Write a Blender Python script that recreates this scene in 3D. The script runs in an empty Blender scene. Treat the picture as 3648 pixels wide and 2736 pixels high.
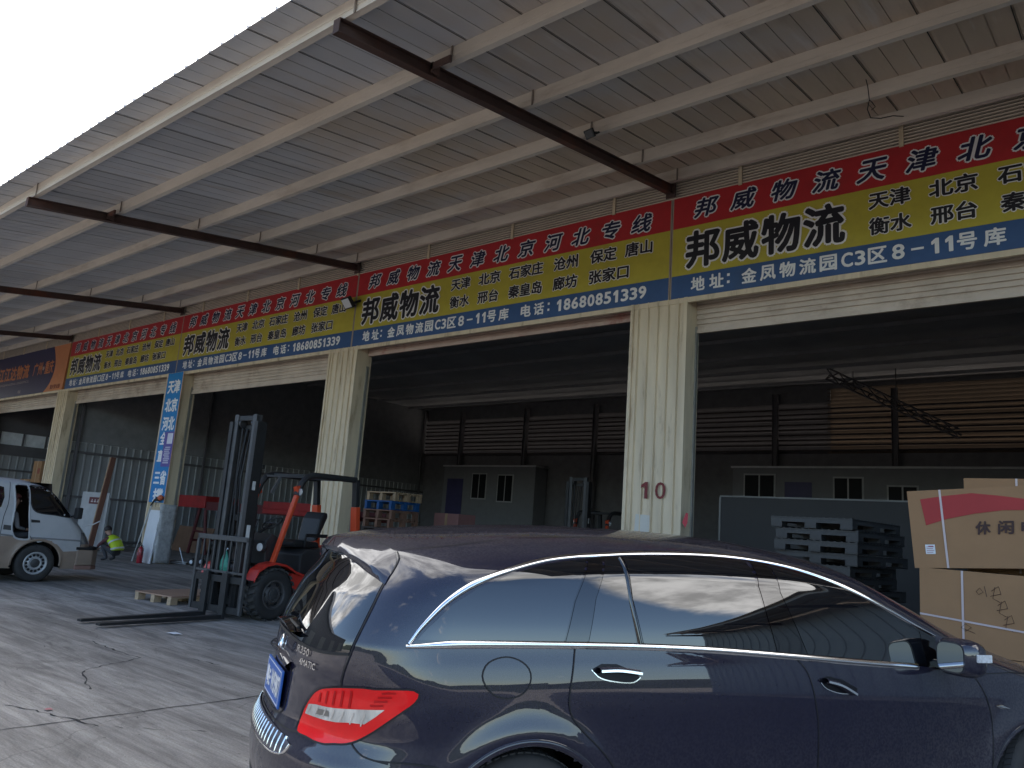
import bpy, bmesh, math, random, json
import numpy as np
from mathutils import Vector, Matrix, geometry
R = math.radians
PI = math.pi
SC = bpy.context.scene
COL = SC.collection
rnd = random.Random(7)

# ---------------------------------------------------------------- camera, sky, sun, exposure
cd = bpy.data.cameras.new('camera')
cam = bpy.data.objects.new('camera', cd); COL.objects.link(cam)
cd.sensor_width = 36.0; cd.sensor_fit = 'HORIZONTAL'; cd.lens = 27.257
cd.clip_start = 0.05; cd.clip_end = 3000
yaw, pitch, roll = -0.70035, 0.18748, 0.07291
fw = Vector((math.sin(yaw)*math.cos(pitch), math.cos(yaw)*math.cos(pitch), math.sin(pitch)))
rt = Vector((math.cos(yaw), -math.sin(yaw), 0)); up = rt.cross(fw)
rt2 = rt*math.cos(roll) + up*math.sin(roll); up2 = -rt*math.sin(roll) + up*math.cos(roll)
M = Matrix((rt2, up2, -fw)).transposed().to_4x4(); M.translation = (0, 0, 1.65)
cam.matrix_world = M
SC.camera = cam

SUN_EL, SUN_AZ = R(46), R(-40)          # azimuth measured from +Y (into the yard front), towards +X
sd = Vector((math.sin(SUN_AZ)*math.cos(SUN_EL), math.cos(SUN_AZ)*math.cos(SUN_EL), math.sin(SUN_EL)))
sl = bpy.data.lights.new('sun', 'SUN'); sl.energy = 1.3; sl.angle = R(12.0); sl.color = (1.0, 0.95, 0.88)
so = bpy.data.objects.new('sun', sl); COL.objects.link(so)
so.rotation_euler = sd.to_track_quat('Z', 'Y').to_euler()

W = bpy.data.worlds.new('World'); SC.world = W; W.use_nodes = True
nt = W.node_tree; nt.nodes.clear()
def wn(t, **k):
    n = nt.nodes.new(t)
    for a, b in k.items(): setattr(n, a, b)
    return n
out = wn('ShaderNodeOutputWorld'); bg = wn('ShaderNodeBackground'); bg.inputs['Strength'].default_value = 0.15
sky = wn('ShaderNodeTexSky', sky_type='NISHITA', sun_disc=False, sun_elevation=SUN_EL, sun_rotation=SUN_AZ, altitude=0, air_density=1.0, dust_density=0.6, ozone_density=2.0)
tc = wn('ShaderNodeTexCoord'); sp = wn('ShaderNodeSeparateXYZ'); nt.links.new(tc.outputs['Generated'], sp.inputs[0])
zz = wn('ShaderNodeMath', operation='MAXIMUM'); zz.inputs[1].default_value = 0.0; nt.links.new(sp.outputs[2], zz.inputs[0])
za = wn('ShaderNodeMath', operation='ADD'); za.inputs[1].default_value = 0.22; nt.links.new(zz.outputs[0], za.inputs[0])
dx = wn('ShaderNodeMath', operation='DIVIDE'); nt.links.new(sp.outputs[0], dx.inputs[0]); nt.links.new(za.outputs[0], dx.inputs[1])
dy = wn('ShaderNodeMath', operation='DIVIDE'); nt.links.new(sp.outputs[1], dy.inputs[0]); nt.links.new(za.outputs[0], dy.inputs[1])
cb = wn('ShaderNodeCombineXYZ'); nt.links.new(dx.outputs[0], cb.inputs[0]); nt.links.new(dy.outputs[0], cb.inputs[1])
mpw = wn('ShaderNodeMapping'); mpw.inputs['Rotation'].default_value = (0, 0, R(35)); mpw.inputs['Scale'].default_value = (1.0, 2.1, 1); mpw.inputs['Location'].default_value = (3.1, 1.7, 0)
nt.links.new(cb.outputs[0], mpw.inputs[0])
nz = wn('ShaderNodeTexNoise'); nz.inputs['Scale'].default_value = 1.25; nz.inputs['Detail'].default_value = 6; nz.inputs['Roughness'].default_value = 0.56; nz.inputs['Distortion'].default_value = 0.35
nt.links.new(mpw.outputs[0], nz.inputs['Vector'])
# more cloud towards the sun and high up, clearer low down on the far side
dt = wn('ShaderNodeVectorMath', operation='DOT_PRODUCT'); dt.inputs[1].default_value = (-0.30, 0.80, 0.50); nt.links.new(tc.outputs['Generated'], dt.inputs[0])
bm_ = wn('ShaderNodeMapRange'); bm_.inputs[1].default_value = 0.0; bm_.inputs[2].default_value = 0.62; bm_.inputs[3].default_value = -0.13; bm_.inputs[4].default_value = 0.36
nt.links.new(dt.outputs['Value'], bm_.inputs[0])
dt2 = wn('ShaderNodeVectorMath', operation='DOT_PRODUCT'); dt2.inputs[1].default_value = (0.86, 0.30, 0.42); nt.links.new(tc.outputs['Generated'], dt2.inputs[0])   # a bank of cloud along the building
bm2 = wn('ShaderNodeMapRange', interpolation_type='SMOOTHSTEP'); bm2.inputs[1].default_value = 0.972; bm2.inputs[2].default_value = 0.995; bm2.inputs[3].default_value = 0.0; bm2.inputs[4].default_value = 0.26
nt.links.new(dt2.outputs['Value'], bm2.inputs[0])
ad0 = wn('ShaderNodeMath', operation='ADD'); nt.links.new(nz.outputs['Fac'], ad0.inputs[0]); nt.links.new(bm2.outputs[0], ad0.inputs[1])
ad = wn('ShaderNodeMath', operation='ADD'); nt.links.new(ad0.outputs[0], ad.inputs[0]); nt.links.new(bm_.outputs[0], ad.inputs[1])
cv = wn('ShaderNodeMapRange', interpolation_type='SMOOTHSTEP'); cv.inputs[1].default_value = 0.47; cv.inputs[2].default_value = 0.66; nt.links.new(ad.outputs[0], cv.inputs[0])
nz2 = wn('ShaderNodeTexNoise'); nz2.inputs['Scale'].default_value = 3.6; nz2.inputs['Detail'].default_value = 4; nz2.inputs['Roughness'].default_value = 0.6
nt.links.new(mpw.outputs[0], nz2.inputs['Vector'])
cr = wn('ShaderNodeMapRange'); cr.interpolation_type = 'SMOOTHSTEP'; cr.inputs[1].default_value = 0.34; cr.inputs[2].default_value = 0.66; cr.inputs[3].default_value = 5.5; cr.inputs[4].default_value = 11.5
nt.links.new(nz2.outputs['Fac'], cr.inputs[0])
cc = wn('ShaderNodeMixRGB', blend_type='MULTIPLY'); cc.inputs['Fac'].default_value = 1; cc.inputs[1].default_value = (1.0, 0.985, 0.97, 1); nt.links.new(cr.outputs[0], cc.inputs[2])
mx = wn('ShaderNodeMixRGB'); nt.links.new(cv.outputs[0], mx.inputs['Fac']); nt.links.new(sky.outputs[0], mx.inputs[1]); nt.links.new(cc.outputs[0], mx.inputs[2])
nt.links.new(mx.outputs[0], bg.inputs['Color']); nt.links.new(bg.outputs[0], out.inputs['Surface'])

SC.view_settings.view_transform = 'Standard'; SC.view_settings.look = 'None'
SC.view_settings.exposure = 1.38; SC.view_settings.gamma = 1.0
try:
    SC.cycles.max_bounces = 8; SC.cycles.diffuse_bounces = 4; SC.cycles.glossy_bounces = 4
    SC.cycles.sample_clamp_indirect = 6.0; SC.cycles.caustics_reflective = False; SC.cycles.caustics_refractive = False
    SC.cycles.use_denoising = True
except Exception: pass

# ---------------------------------------------------------------- materials
MATS = {}
def mat(name, col, rough=0.6, metal=0.0, var=0.18, scale=3.0, dirt=None, dirt_amt=0.0, dirt_scale=1.2, bump=0.0, bump_scale=40, coat=0.0, spec=0.5, stretch=(1,1,1), emis=None, ior=None):
    if name in MATS: return MATS[name]
    m = bpy.data.materials.new(name); m.use_nodes = True; n = m.node_tree; b = n.nodes['Principled BSDF']
    L = n.links
    t = n.nodes.new('ShaderNodeTexCoord'); mp = n.nodes.new('ShaderNodeMapping'); mp.inputs['Scale'].default_value = stretch
    L.new(t.outputs['Object'], mp.inputs[0])
    z = n.nodes.new('ShaderNodeTexNoise'); z.inputs['Scale'].default_value = scale; z.inputs['Detail'].default_value = 7; z.inputs['Roughness'].default_value = 0.62
    L.new(mp.outputs[0], z.inputs['Vector'])
    r = n.nodes.new('ShaderNodeMapRange'); r.inputs[1].default_value = 0.25; r.inputs[2].default_value = 0.75; r.inputs[3].default_value = 1-var; r.inputs[4].default_value = 1+var
    L.new(z.outputs['Fac'], r.inputs[0])
    x = n.nodes.new('ShaderNodeMixRGB'); x.blend_type = 'MULTIPLY'; x.inputs['Fac'].default_value = 1; x.inputs[1].default_value = (*col, 1)
    L.new(r.outputs[0], x.inputs[2]); last = x.outputs[0]
    if dirt is not None:
        z2 = n.nodes.new('ShaderNodeTexNoise'); z2.inputs['Scale'].default_value = dirt_scale; z2.inputs['Detail'].default_value = 8; z2.inputs['Roughness'].default_value = 0.7
        L.new(mp.outputs[0], z2.inputs['Vector'])
        r2 = n.nodes.new('ShaderNodeMapRange'); r2.interpolation_type = 'SMOOTHSTEP'; r2.inputs[1].default_value = 0.5; r2.inputs[2].default_value = 0.72; r2.inputs[3].default_value = 0; r2.inputs[4].default_value = dirt_amt
        L.new(z2.outputs['Fac'], r2.inputs[0])
        x2 = n.nodes.new('ShaderNodeMixRGB'); x2.inputs[2].default_value = (*dirt, 1); L.new(r2.outputs[0], x2.inputs['Fac']); L.new(last, x2.inputs[1]); last = x2.outputs[0]
    L.new(last, b.inputs['Base Color'])
    b.inputs['Roughness'].default_value = rough; b.inputs['Metallic'].default_value = metal; b.inputs['Specular IOR Level'].default_value = spec
    if ior: b.inputs['IOR'].default_value = ior
    if coat: b.inputs['Coat Weight'].default_value = coat; b.inputs['Coat Roughness'].default_value = 0.02; b.inputs['Coat IOR'].default_value = 1.7
    if emis: b.inputs['Emission Color'].default_value = (*emis[0], 1); b.inputs['Emission Strength'].default_value = emis[1]
    if bump:
        z3 = n.nodes.new('ShaderNodeTexNoise'); z3.inputs['Scale'].default_value = bump_scale; z3.inputs['Detail'].default_value = 4; L.new(mp.outputs[0], z3.inputs['Vector'])
        bp = n.nodes.new('ShaderNodeBump'); bp.inputs['Strength'].default_value = bump; bp.inputs['Distance'].default_value = 0.01; L.new(z3.outputs['Fac'], bp.inputs['Height']); L.new(bp.outputs[0], b.inputs['Normal'])
    MATS[name] = m
    return m

# ---------------------------------------------------------------- mesh helpers
class MB:
    def __init__(s): s.v = []; s.f = []; s.mi = []; s.cur = 0
    def add(s, vs, fs):
        k = len(s.v); s.v += [tuple(map(float, v)) for v in vs]
        for f in fs: s.f.append([k+i for i in f]); s.mi.append(s.cur)
        return s
    def box(s, x0, x1, y0, y1, z0, z1):
        return s.add([(x0,y0,z0),(x1,y0,z0),(x1,y1,z0),(x0,y1,z0),(x0,y0,z1),(x1,y0,z1),(x1,y1,z1),(x0,y1,z1)],
                     [(0,3,2,1),(4,5,6,7),(0,1,5,4),(1,2,6,5),(2,3,7,6),(3,0,4,7)])
    def obox(s, c, size, rot=None):
        hx, hy, hz = [q/2 for q in size]
        vs = [Vector(q) for q in [(-hx,-hy,-hz),(hx,-hy,-hz),(hx,hy,-hz),(-hx,hy,-hz),(-hx,-hy,hz),(hx,-hy,hz),(hx,hy,hz),(-hx,hy,hz)]]
        if rot is not None: vs = [rot @ v for v in vs]
        c = Vector(c)
        return s.add([v+c for v in vs], [(0,3,2,1),(4,5,6,7),(0,1,5,4),(1,2,6,5),(2,3,7,6),(3,0,4,7)])
    def bar(s, a, b, w, h=None, upv=(0,0,1)):
        a = Vector(a); b = Vector(b); h = h or w; d = b-a; l = d.length; d.normalize()
        u = Vector(upv)
        if abs(d.dot(u)) > 0.98: u = Vector((1,0,0))
        sx = d.cross(u).normalized(); uz = sx.cross(d)
        return s.obox((a+b)/2, (l, w, h), Matrix((d, sx, uz)).transposed())
    def tube(s, pts, r, n=8, caps=True):
        pts = [Vector(p) for p in pts]; rs = r if isinstance(r, (list, tuple)) else [r]*len(pts)
        k = len(s.v); prev = None
        for i, p in enumerate(pts):
            d = (pts[min(i+1, len(pts)-1)] - pts[max(i-1, 0)]).normalized()
            if prev is None:
                a = Vector((0,0,1)) if abs(d.z) < 0.9 else Vector((1,0,0)); u = d.cross(a).normalized()
            else:
                u = (prev - d*prev.dot(d)).normalized()
            prev = u; w = d.cross(u)
            for j in range(n):
                q = 2*PI*j/n; s.v.append(tuple(p + (u*math.cos(q) + w*math.sin(q))*rs[i]))
        for i in range(len(pts)-1):
            for j in range(n):
                s.f.append([k+i*n+j, k+i*n+(j+1)%n, k+(i+1)*n+(j+1)%n, k+(i+1)*n+j]); s.mi.append(s.cur)
        if caps:
            s.f.append([k+j for j in range(n)][::-1]); s.mi.append(s.cur)
            s.f.append([k+(len(pts)-1)*n+j for j in range(n)]); s.mi.append(s.cur)
        return s
    def lathe(s, prof, n=32, axis='y', c=(0,0,0), closed=False, caps=True):
        k = len(s.v); c = Vector(c); m = len(prof)
        for r, h in prof:
            for j in range(n):
                q = 2*PI*j/n; a, b = r*math.cos(q), r*math.sin(q)
                p = (a, h, b) if axis == 'y' else ((a, b, h) if axis == 'z' else (h, a, b))
                s.v.append(tuple(c + Vector(p)))
        for i in range(m if closed else m-1):
            i2 = (i+1) % m
            for j in range(n):
                s.f.append([k+i*n+j, k+i2*n+j, k+i2*n+(j+1)%n, k+i*n+(j+1)%n]); s.mi.append(s.cur)
        if not closed and caps:
            for i in (0, m-1):
                if prof[i][0] > 1e-6: s.f.append([k+i*n+j for j in range(n)]); s.mi.append(s.cur)
        return s
    def prism(s, poly, a, b, axis='y'):
        def P(u, v, w): return (u, w, v) if axis == 'y' else ((w, u, v) if axis == 'x' else (u, v, w))
        n = len(poly)
        vs = [P(u, v, a) for u, v in poly] + [P(u, v, b) for u, v in poly]
        return s.add(vs, [list(range(n)), list(range(n, 2*n))[::-1]] + [[i, (i+1)%n, n+(i+1)%n, n+i] for i in range(n)])
    def grid(s, rows, close=False):
        n = len(rows[0]); k = len(s.v)
        for r in rows: s.v += [tuple(map(float, p)) for p in r]
        for i in range(len(rows)-1):
            for j in range(n if close else n-1):
                s.f.append([k+i*n+j, k+i*n+(j+1)%n, k+(i+1)*n+(j+1)%n, k+(i+1)*n+j]); s.mi.append(s.cur)
        return s
    def xf(s, M):
        s.v = [tuple(M @ Vector(v)) for v in s.v]; return s

ORG = {}
def obj(name, mb, m, parent=None, smooth=False, bevel=0.0, normals=None, world=False, recalc=True):
    me = bpy.data.meshes.new(name)
    vs = mb.v
    if world and parent is not None:
        L = ORG[parent.name]; vs = [(v[0]-L[0], v[1]-L[1], v[2]-L[2]) for v in vs]
    me.from_pydata(vs, [], mb.f)
    mm = m if isinstance(m, (list, tuple)) else [m]
    for q in mm: me.materials.append(q)
    if len(mm) > 1: me.polygons.foreach_set('material_index', mb.mi)
    if recalc or bevel:
        bm = bmesh.new(); bm.from_mesh(me)
        if recalc: bmesh.ops.recalc_face_normals(bm, faces=bm.faces)
        if bevel:
            bmesh.ops.bevel(bm, geom=[e for e in bm.edges if e.is_manifold and e.calc_face_angle(0) > 0.6], offset=bevel, segments=2, affect='EDGES', profile=0.6, clamp_overlap=True)
        bm.to_mesh(me); bm.free()
    if smooth:
        me.polygons.foreach_set('use_smooth', [True]*len(me.polygons))
        if normals is None and smooth != 'all':
            me.set_sharp_from_angle(angle=R(38))
    if normals is not None: me.normals_split_custom_set_from_vertices([tuple(q) for q in normals])
    me.update()
    o = bpy.data.objects.new(name, me); COL.objects.link(o)
    if parent is not None:
        o.parent = parent
        if parent.name in ORG: ORG[o.name] = ORG[parent.name]
    return o
def tag(o, label=None, cat=None, group=None, kind=None):
    if label: o['label'] = label
    if cat: o['category'] = cat
    if group: o['group'] = group
    if kind: o['kind'] = kind
    return o
def thing(name, label, cat, loc=(0,0,0), rz=0.0, group=None, rot=None):
    o = bpy.data.objects.new(name, None); COL.objects.link(o); o.empty_display_size = 0.3
    o.location = loc; o.rotation_euler = rot if rot else (0, 0, rz); ORG[o.name] = tuple(loc)
    return tag(o, label, cat, group)
def copy_tree(o, loc=None, rz=None, label=None, rot=None):
    def cp(a, par):
        c = a.copy(); COL.objects.link(c); c.parent = par
        for ch in a.children: cp(ch, c)
        return c
    c = cp(o, None)
    if loc is not None: c.location = loc
    if rz is not None: c.rotation_euler = (0, 0, rz)
    if rot is not None: c.rotation_euler = rot
    if label: c['label'] = label
    return c

# ---- lettering: built-in font outlines fitted to a box in the XZ plane, facing -Y
GL = {}
def glyphs(s):
    if s in GL: return GL[s]
    if s == '1':                                  # an upright with a flag, as on the signs
        GL[s] = (np.array([(.26,0,0),(.42,0,0),(.42,.70,0),(.29,.70,0),(.08,.56,0),(.08,.44,0),(.26,.535,0)], float), [[0,1,2,3,6],[3,4,5,6]])
        return GL[s]
    c = bpy.data.curves.new('txt', 'FONT'); c.body = s; c.size = 1; c.resolution_u = 3
    o = bpy.data.objects.new('txt', c); COL.objects.link(o)
    dg = bpy.context.evaluated_depsgraph_get(); me = bpy.data.meshes.new_from_object(o.evaluated_get(dg))
    v = np.array([q.co[:] for q in me.vertices]); f = [list(p.vertices) for p in me.polygons]
    bpy.data.objects.remove(o); bpy.data.curves.remove(c); bpy.data.meshes.remove(me)
    GL[s] = (v, f); return GL[s]
def text(mb, s, x0, x1, z0, z1, y=0.0, bold=0.0, ring=8, shear=0.0, dy=0.0004):
    v, f = glyphs(s); a = v.min(0); b = v.max(0)
    X = x0 + (v[:,0]-a[0])/(b[0]-a[0])*(x1-x0); Z = z0 + (v[:,1]-a[1])/max(b[1]-a[1], 1e-6)*(z1-z0)
    X = X + shear*(Z-z0)
    offs = [(0, 0)] if bold == 0 else [(bold*math.cos(2*PI*i/ring), bold*math.sin(2*PI*i/ring)) for i in range(ring)]
    for i, (ox, oz) in enumerate(offs):
        mb.add([(X[k]+ox, y-dy*i, Z[k]+oz) for k in range(len(v))], f)
    return mb
# ---------------------------------------------------------------- shared materials
D = 11.286; BW = 8.4305; X3 = -6.171; ZB = 5.692; ZTP = 7.496
def seam(k): return X3 + (k-3)*BW
cream = mat('cream_painted_sheet', (0.67, 0.555, 0.39), 0.5, var=0.16, scale=1.5, dirt=(0.26, 0.17, 0.09), dirt_amt=0.75, dirt_scale=1.9, stretch=(2.2, 2.2, 0.35))
shut_m = mat('ribbed_shutter_paint', (0.58, 0.48, 0.385), 0.5, var=0.16, scale=2, dirt=(0.22, 0.13, 0.08), dirt_amt=0.65, dirt_scale=1.1)
louv_m = mat('louver_paint', (0.66, 0.56, 0.46), 0.55, var=0.1, scale=2)
def weathered_sheet():
    m = bpy.data.materials.new('weathered_galvanised_sheet'); m.use_nodes = True; n = m.node_tree; L = n.links; b = n.nodes['Principled BSDF']
    t = n.nodes.new('ShaderNodeTexCoord'); sx = n.nodes.new('ShaderNodeSeparateXYZ'); L.new(t.outputs['Object'], sx.inputs[0])
    def nz(scale, det, sc=(1, 1, 1), loc=(0, 0, 0)):
        mp = n.nodes.new('ShaderNodeMapping'); mp.inputs['Scale'].default_value = sc; mp.inputs['Location'].default_value = loc; L.new(t.outputs['Object'], mp.inputs[0])
        z = n.nodes.new('ShaderNodeTexNoise'); z.inputs['Scale'].default_value = scale; z.inputs['Detail'].default_value = det; z.inputs['Roughness'].default_value = .65; L.new(mp.outputs[0], z.inputs['Vector']); return z.outputs['Fac']
    def rg(src, a, b_, c, d):
        r = n.nodes.new('ShaderNodeMapRange'); r.interpolation_type = 'SMOOTHSTEP'
        for i, q in enumerate((a, b_, c, d)): r.inputs[i+1].default_value = q
        L.new(src, r.inputs[0]); return r.outputs[0]
    def mixc(f, c1, c2, bt='MIX'):
        x = n.nodes.new('ShaderNodeMixRGB'); x.blend_type = bt
        for k, v in ((0, f), (1, c1), (2, c2)):
            if isinstance(v, (tuple, float, int)): x.inputs[k].default_value = v
            else: L.new(v, x.inputs[k])
        return x.outputs[0]
    dv = n.nodes.new('ShaderNodeMath'); dv.operation = 'DIVIDE'; dv.inputs[1].default_value = .81; L.new(sx.outputs[0], dv.inputs[0])
    fl = n.nodes.new('ShaderNodeMath'); fl.operation = 'FLOOR'; L.new(dv.outputs[0], fl.inputs[0])
    wn_ = n.nodes.new('ShaderNodeTexWhiteNoise'); wn_.noise_dimensions = '1D'; L.new(fl.outputs[0], wn_.inputs['W'])
    def ml(a, k):
        x = n.nodes.new('ShaderNodeMath'); x.operation = 'MULTIPLY'; x.inputs[1].default_value = k; L.new(a, x.inputs[0]); return x.outputs[0]
    def ad_(a, b2):
        x = n.nodes.new('ShaderNodeMath'); L.new(a, x.inputs[0]); L.new(b2, x.inputs[1]); return x.outputs[0]
    bounce_tint = ad_(ad_(nz(.22, 5, (1, 1.3, 1), (2.2, .6, 0)), ml(sx.outputs[1], .045)), ml(sx.outputs[0], .018))   # warm bounced light painted into the sheet, browner towards the wall and +X
    base = mixc(rg(bounce_tint, .28, .62, 0, 1), (.60, .60, .625, 1), (.64, .52, .405, 1))
    pan = rg(wn_.outputs['Value'], 0, 1, .86, 1.06)
    c = mixc(1.0, base, pan, 'MULTIPLY')
    c = mixc(rg(nz(1.3, 8, (2.5, .35, 1)), .5, .75, 0, .55), c, (.42, .33, .25, 1))
    c = mixc(rg(nz(.9, 8, (6, .5, 1), (5, 1, 0)), .56, .70, 0, .5), c, (.72, .69, .66, 1))
    L.new(c, b.inputs['Base Color']); b.inputs['Roughness'].default_value = .5
    bp = n.nodes.new('ShaderNodeBump'); bp.inputs['Strength'].default_value = .25; bp.inputs['Distance'].default_value = .02; L.new(nz(2.2, 3, (1, .5, 1)), bp.inputs['Height']); L.new(bp.outputs[0], b.inputs['Normal'])
    return m
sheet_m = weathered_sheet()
purl_m = mat('galvanised_purlin', (0.70, 0.63, 0.55), 0.5, metal=0.0, var=0.14, scale=3, dirt=(0.36, 0.27, 0.2), dirt_amt=0.5, dirt_scale=2.2, stretch=(0.25, 1, 1))
rust_m = mat('rusty_red_oxide_steel', (0.085, 0.05, 0.042), 0.7, var=0.35, scale=2.5, dirt=(0.18, 0.055, 0.025), dirt_amt=0.8, dirt_scale=0.9)
dark_steel = mat('dark_interior_steel', (0.12, 0.112, 0.118), 0.7, var=0.2, scale=1.5)
inroof = mat('dark_roof_lining', (0.32, 0.315, 0.32), 0.8, var=0.2, scale=0.7)
corr_m = mat('grey_corrugated_sheet', (0.30, 0.305, 0.31), 0.55, var=0.16, scale=1.2, dirt=(0.25, 0.23, 0.2), dirt_amt=0.4)
lit_louver = mat('lit_louver_blade', (0.13, 0.094, 0.064), 0.6, var=0.12, scale=2)  # lighter blade colour, painted where light reaches the louver
office_m = mat('office_panel', (0.19, 0.19, 0.20), 0.6, var=0.08)
black_m = mat('matt_black', (0.012, 0.012, 0.013), 0.6, var=0.2)
glass_dark = mat('dark_window_glass', (0.01, 0.011, 0.013), 0.06, spec=0.8, var=0.05)
galv = mat('dull_galvanised_steel', (0.42, 0.43, 0.44), 0.45, metal=0.6, var=0.2, scale=6)
chrome = mat('polished_chrome', (0.86, 0.86, 0.87), 0.13, metal=1.0, var=0.02)
white_p = mat('white_board', (0.74, 0.75, 0.77), 0.5, var=0.07, dirt=(0.4, 0.38, 0.36), dirt_amt=0.3)

# ---------------------------------------------------------------- ground and far hills
def ground_mat():
    m = bpy.data.materials.new('worn_concrete'); m.use_nodes = True; n = m.node_tree; L = n.links; b = n.nodes['Principled BSDF']
    t = n.nodes.new('ShaderNodeTexCoord')
    def noise(scale, det, rough, sc=(1,1,1), rot=0.0, dist=0.0):
        mp = n.nodes.new('ShaderNodeMapping'); mp.inputs['Scale'].default_value = sc; mp.inputs['Rotation'].default_value = (0, 0, rot); L.new(t.outputs['Object'], mp.inputs[0])
        z = n.nodes.new('ShaderNodeTexNoise'); z.inputs['Scale'].default_value = scale; z.inputs['Detail'].default_value = det; z.inputs['Roughness'].default_value = rough; z.inputs['Distortion'].default_value = dist
        L.new(mp.outputs[0], z.inputs['Vector']); return z.outputs['Fac']
    def rng(src, a, b_, c, d):
        r = n.nodes.new('ShaderNodeMapRange'); r.interpolation_type = 'SMOOTHSTEP'
        for i, q in enumerate((a, b_, c, d)): r.inputs[i+1].default_value = q
        L.new(src, r.inputs[0]); return r.outputs[0]
    def mul(a, b_):
        x = n.nodes.new('ShaderNodeMath'); x.operation = 'MULTIPLY'; L.new(a, x.inputs[0]); L.new(b_, x.inputs[1]); return x.outputs[0]
    ROT = R(-52)
    st1 = rng(noise(1.0, 8, 0.68, (0.35, 3.2, 1), ROT, 0.6), 0.34, 0.66, 0.60, 1.12)     # long wheel streaks
    st2 = rng(noise(1.0, 8, 0.75, (1.2, 14, 1), R(-46), 0.3), 0.40, 0.62, 0.80, 1.06)    # fine streaks
    bl = rng(noise(0.22, 6, 0.6), 0.35, 0.65, 0.78, 1.15)
    sp = rng(noise(70, 5, 0.8), 0.3, 0.7, 0.78, 1.22)
    stain = rng(noise(0.8, 7, 0.7, (0.8, 1.6, 1), ROT, 1.2), 0.53, 0.68, 1.0, 0.66)
    peb = rng(noise(16, 2, 0.5), 0.70, 0.74, 1.0, 0.55)
    # hairline cracks
    vor = n.nodes.new('ShaderNodeTexVoronoi'); vor.feature = 'DISTANCE_TO_EDGE'; vor.inputs['Scale'].default_value = 0.34
    nm = n.nodes.new('ShaderNodeTexNoise'); nm.inputs['Scale'].default_value = 1.4; nm.inputs['Detail'].default_value = 6; L.new(t.outputs['Object'], nm.inputs['Vector'])
    va = n.nodes.new('ShaderNodeVectorMath'); va.operation = 'MULTIPLY_ADD'; va.inputs[1].default_value = (0.7, 0.7, 0); L.new(nm.outputs['Color'], va.inputs[0]); L.new(t.outputs['Object'], va.inputs[2])
    L.new(va.outputs[0], vor.inputs['Vector'])
    crk = rng(vor.outputs['Distance'], 0.0, 0.0045, 0.72, 1.0)
    f = mul(mul(mul(st1, st2), mul(bl, sp)), mul(mul(stain, peb), crk))
    x = n.nodes.new('ShaderNodeMixRGB'); x.blend_type = 'MULTIPLY'; x.inputs['Fac'].default_value = 1; x.inputs[1].default_value = (0.375, 0.342, 0.308, 1); L.new(f, x.inputs[2])
    L.new(x.outputs[0], b.inputs['Base Color']); b.inputs['Roughness'].default_value = 0.85; b.inputs['Specular IOR Level'].default_value = 0.3
    bp = n.nodes.new('ShaderNodeBump'); bp.inputs['Strength'].default_value = 0.5; bp.inputs['Distance'].default_value = 0.02; L.new(f, bp.inputs['Height']); L.new(bp.outputs[0], b.inputs['Normal'])
    return m
gb = MB(); gb.add([(-400,-400,0),(400,-400,0),(400,400,0),(-400,400,0)], [(0,1,2,3)])
tag(obj('ground', gb, ground_mat()), kind='structure')
rb_ = MB(); rb_.add([(0.15,-60,.004),(60,-60,.004),(60,8.6,.004),(0.15,8.6,.004)], [(0,1,2,3)])  # unseen dark ground, added for the car's lower doors to reflect
tag(obj('unseen_asphalt', rb_, mat('unseen_asphalt_dark', (0.045, 0.044, 0.045), 0.85, var=0.3, scale=2, bump=0.4, bump_scale=60)), kind='structure')
# expansion joint strips cut across the yard
jm = mat('tarred_joint', (0.03, 0.028, 0.027), 0.9, var=0.3)
jb = MB()
for (a, b_) in [((-6.45, 0.5), (-6.53, 9.0)), ((-14.5, -2.0), (-14.4, 11.0))]:
    pts = []
    n_ = int(math.dist(a, b_)*9)
    for i in range(n_+1):
        t = i/n_; px = a[0]+(b_[0]-a[0])*t; py = a[1]+(b_[1]-a[1])*t
        px += rnd.uniform(-.012, .012); pts.append((px, py, rnd.uniform(.003, .011)))
    hz = abs(b_[0]-a[0]) > abs(b_[1]-a[1])
    jb.grid([[(p[0]-(0 if hz else p[2]), p[1]-(p[2] if hz else 0), 0.004), (p[0]+(0 if hz else p[2]), p[1]+(p[2] if hz else 0), 0.004)] for p in pts])
tag(obj('yard_joint', jb, jm), kind='structure')
kb = MB()
for way in ([(-9.98,4.37),(-9.2,4.34),(-8.72,4.37),(-8.42,4.82),(-7.9,4.9)], [(-8.7,4.37),(-8.3,3.6),(-7.4,3.3)], [(-15.5,4.2),(-14.2,4.6),(-13.4,4.3),(-12.2,5.0)], [(-7.2,2.6),(-6.2,2.9),(-5.6,3.5)]):
    pts = []
    for (a, b_) in zip(way, way[1:]):
        n_ = max(2, int(math.dist(a, b_)*14))
        for i in range(n_): pts.append((a[0]+(b_[0]-a[0])*i/n_+rnd.uniform(-.02, .02), a[1]+(b_[1]-a[1])*i/n_+rnd.uniform(-.02, .02), rnd.uniform(.002, .012)))
    kb.grid([[(p[0]-p[2]*.5, p[1]-p[2], 0.0045), (p[0]+p[2]*.5, p[1]+p[2], 0.0045)] for p in pts])
tag(obj('yard_crack', kb, jm), kind='structure')
pb = MB()
for i in range(900):
    x, y = rnd.uniform(-14, -3.2), rnd.uniform(1.2, 6.5); s = rnd.uniform(.002, .007)*(1.8 if rnd.random() < .08 else 1)
    q = rnd.uniform(0, 6); pb.add([(x+s*math.cos(q), y+s*math.sin(q), 0), (x+s*math.cos(q+2.1), y+s*math.sin(q+2.1), 0), (x+s*math.cos(q+4.2), y+s*math.sin(q+4.2), 0), (x, y, s*.9)], [(0,1,3),(1,2,3),(2,0,3)])
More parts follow.
